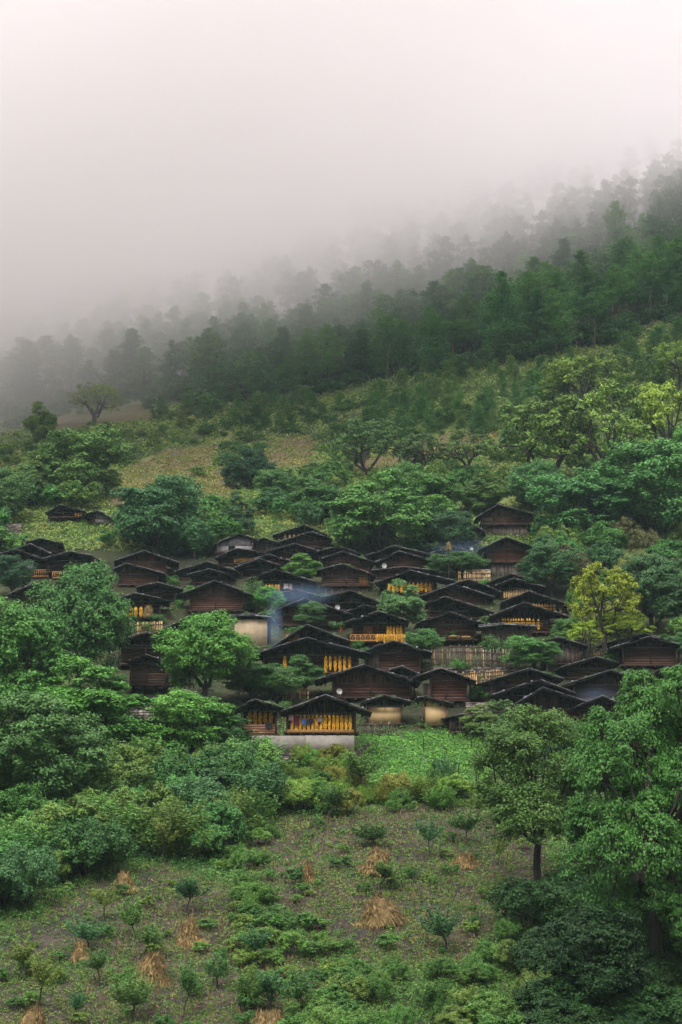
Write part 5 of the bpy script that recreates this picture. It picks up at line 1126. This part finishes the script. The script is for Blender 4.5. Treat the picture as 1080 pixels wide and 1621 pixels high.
# corn stubble in rows
r = np.random.RandomState(44); gx, gy = np.meshgrid(np.arange(-22, 20, .26), np.arange(84, 140, .55)); gx = gx.ravel() + r.normal(size=gx.size) * .08 + .1 * gy.ravel(); gy = gy.ravel() + r.normal(size=gy.size) * .06
m0 = r.rand(gx.size) < .75; gx, gy = gx[m0], gy[m0]; gz = H(gx, gy); qx, qy = proj(gx, gy, gz); m0 = infields(qx, qy, gx, gy); gx, gy, gz = gx[m0], gy[m0], gz[m0]; n = len(gx)
R = r; hgt = r.uniform(.2, .55, n); ax = unit(np.stack([r.normal(size=n) * .25, r.normal(size=n) * .25, np.ones(n)], 1))
P1 = np.stack([gx, gy, gz + hgt * .4], 1); P2 = np.stack([gx + r.normal(size=n) * .15, gy + r.normal(size=n) * .15, gz + .05], 1); ax2 = unit(r.normal(size=(n, 3)) * [1, 1, .15])
cols = np.array([(.22, .15, .08), (.14, .09, .05), (.28, .20, .11), (.10, .10, .04)]); cc = cols[r.randint(0, 4, 2 * n)]
colored('corn_stubble', np.concatenate([P1, P2]), np.concatenate([unit(r.normal(size=(n, 3)) * [1, 1, .1] + [0, -1, 0]), unit(r.normal(size=(n, 3)) * .3 + [0, 0, 1])]), np.concatenate([hgt, r.uniform(.2, .5, n)]), .06, cc, np.clip(.5 + r.normal(size=2 * n) * .25, 0, 1), axis=np.concatenate([ax, ax2]))

# ------------------------------------------------------------------ say of each plant in a stand what it grows beside
LM = [(790, 815, 'the highest stilt house'), (800, 870, 'the second stilt house'), (975, 640, 'the yellow green sparse trees'), (250, 820, 'the large dark domed tree'), (600, 810, 'the largest bright tree above the village'),
      (392, 745, 'the single blackish round tree'), (148, 640, 'the solitary walnut shaped tree'), (338, 600, 'the dark pine at the left forest tip'), (692, 570, 'the rounded pine before the forest'), (800, 510, 'the darkest tall pine'),
      (877, 510, 'the single pinkish trunked pine'), (975, 490, 'the bare trunked pine pair'), (975, 380, 'the lone pine top in the mist'), (1076, 440, 'the bare trunked pine at the picture edge'), (480, 1185, 'the pale retaining wall'), (680, 1200, 'the bright vegetable patch'),
      (594, 1360, 'the tidy tall stook'), (606, 1430, 'the broad stook with spilled stalks'), (299, 1470, 'the narrow leaning stook'), (239, 1530, 'the fat dark topped stook'), (196, 1395, 'the small slim stook'), (128, 1500, 'the thin dark stook'),
      (260, 1340, 'the olive feathery sapling'), (110, 1370, 'the dark feathery sapling'), (576, 1235, 'the tall grey green willow'), (735, 1355, 'the collapsed straw heap'), (870, 1380, 'the thick dark trunk'), (1000, 1300, 'the biggest tree'), (50, 1200, 'the dull green big tree'),
      (310, 1160, 'the light green tufted tree'), (145, 1130, 'the broad fresh green tree'), (965, 960, 'the yellow leaved tree'), (1030, 1030, 'the large right log house'), (582, 710, 'the flat topped tree on the slope'), (742, 720, 'the spreading dark stemmed tree'), (838, 660, 'the orange topped tree'), (478, 1590, 'the bottom middle sapling'), (702, 1480, 'the twisted sapling'), (855, 1100, 'the overlapping lower right roofs')]
bpy.context.view_layer.update()
import collections
seen = collections.Counter(o.get('label') for o in bpy.data.objects if o.get('label'))
COLW = lambda c: ('yellow green' if c[0] > .8 * c[1] else 'olive green' if c[0] > .62 * c[1] else 'blue green' if c[2] > .55 * c[1] else 'dark green' if c[1] < .08 else 'deep green' if c[1] < .14 else 'mid green' if c[1] < .19 else 'fresh green')
for o in list(bpy.data.objects):
    lb = o.get('label')
    if o.type != 'EMPTY' or not lb or seen[lb] < 12 or o.name.split('.')[0] in ('timber_house', 'paling_fence', 'sapling'): continue
    px, py = proj(*o.location); hz = max(c.dimensions.z for c in o.children); s = (o.location.y * cP + o.location.z * sP) / F; hpx = hz / s; cyy = py - hpx / 2
    c = next((k.color for k in o.children if k.name.startswith(('crown', 'foliage'))), (0, 0, 0)); wide = max(k.dimensions.x for k in o.children) > hz * 1.25
    near = min(LM, key=lambda q: (q[0] - px) ** 2 + (q[1] - cyy) ** 2); dx, dy = px - near[0], cyy - near[1]; d = math.hypot(dx, dy)
    side = 'right' if dx > 0 else 'left'; vert = 'above' if dy < 0 else 'below'
    rel = f'{vert}' if abs(dx) < abs(dy) * .4 else f'{side} of' if abs(dy) < abs(dx) * .4 else f'{vert} and {side} of'
    far = 'just' if d < 30 else '' if d < 65 else 'farther' if d < 110 else 'far'
    rel = (far + ' ' + rel).strip()
    kind = o.name.split('.')[0].replace('_', ' ').replace('pine tree', 'pine')
    size = 'tall' if hz > 12 else 'small' if hz < (10.8 if 'pine tree' in o.name.replace('_', ' ') else 1.6) else 'wide' if wide else 'mid sized'
    if 'pine' in kind: size = 'tall' if hz > 14 else 'medium' if hz > 11 else 'short'
    o['label'] = lab = f"{size} {COLW(c)} {kind} {rel} {near[2].replace('the ', '', 1) if len(near[2].split()) > 7 else near[2]}"
    if 'bush' in o['group'] or 'ushes' in o['group']: o['group'] = 'bushes of the lower slope'
    if len(lab.split()) > 15: o['label'] = lab.split(' ', 1)[1] if lab[0] != 'm' else lab.split(' ', 2)[2]
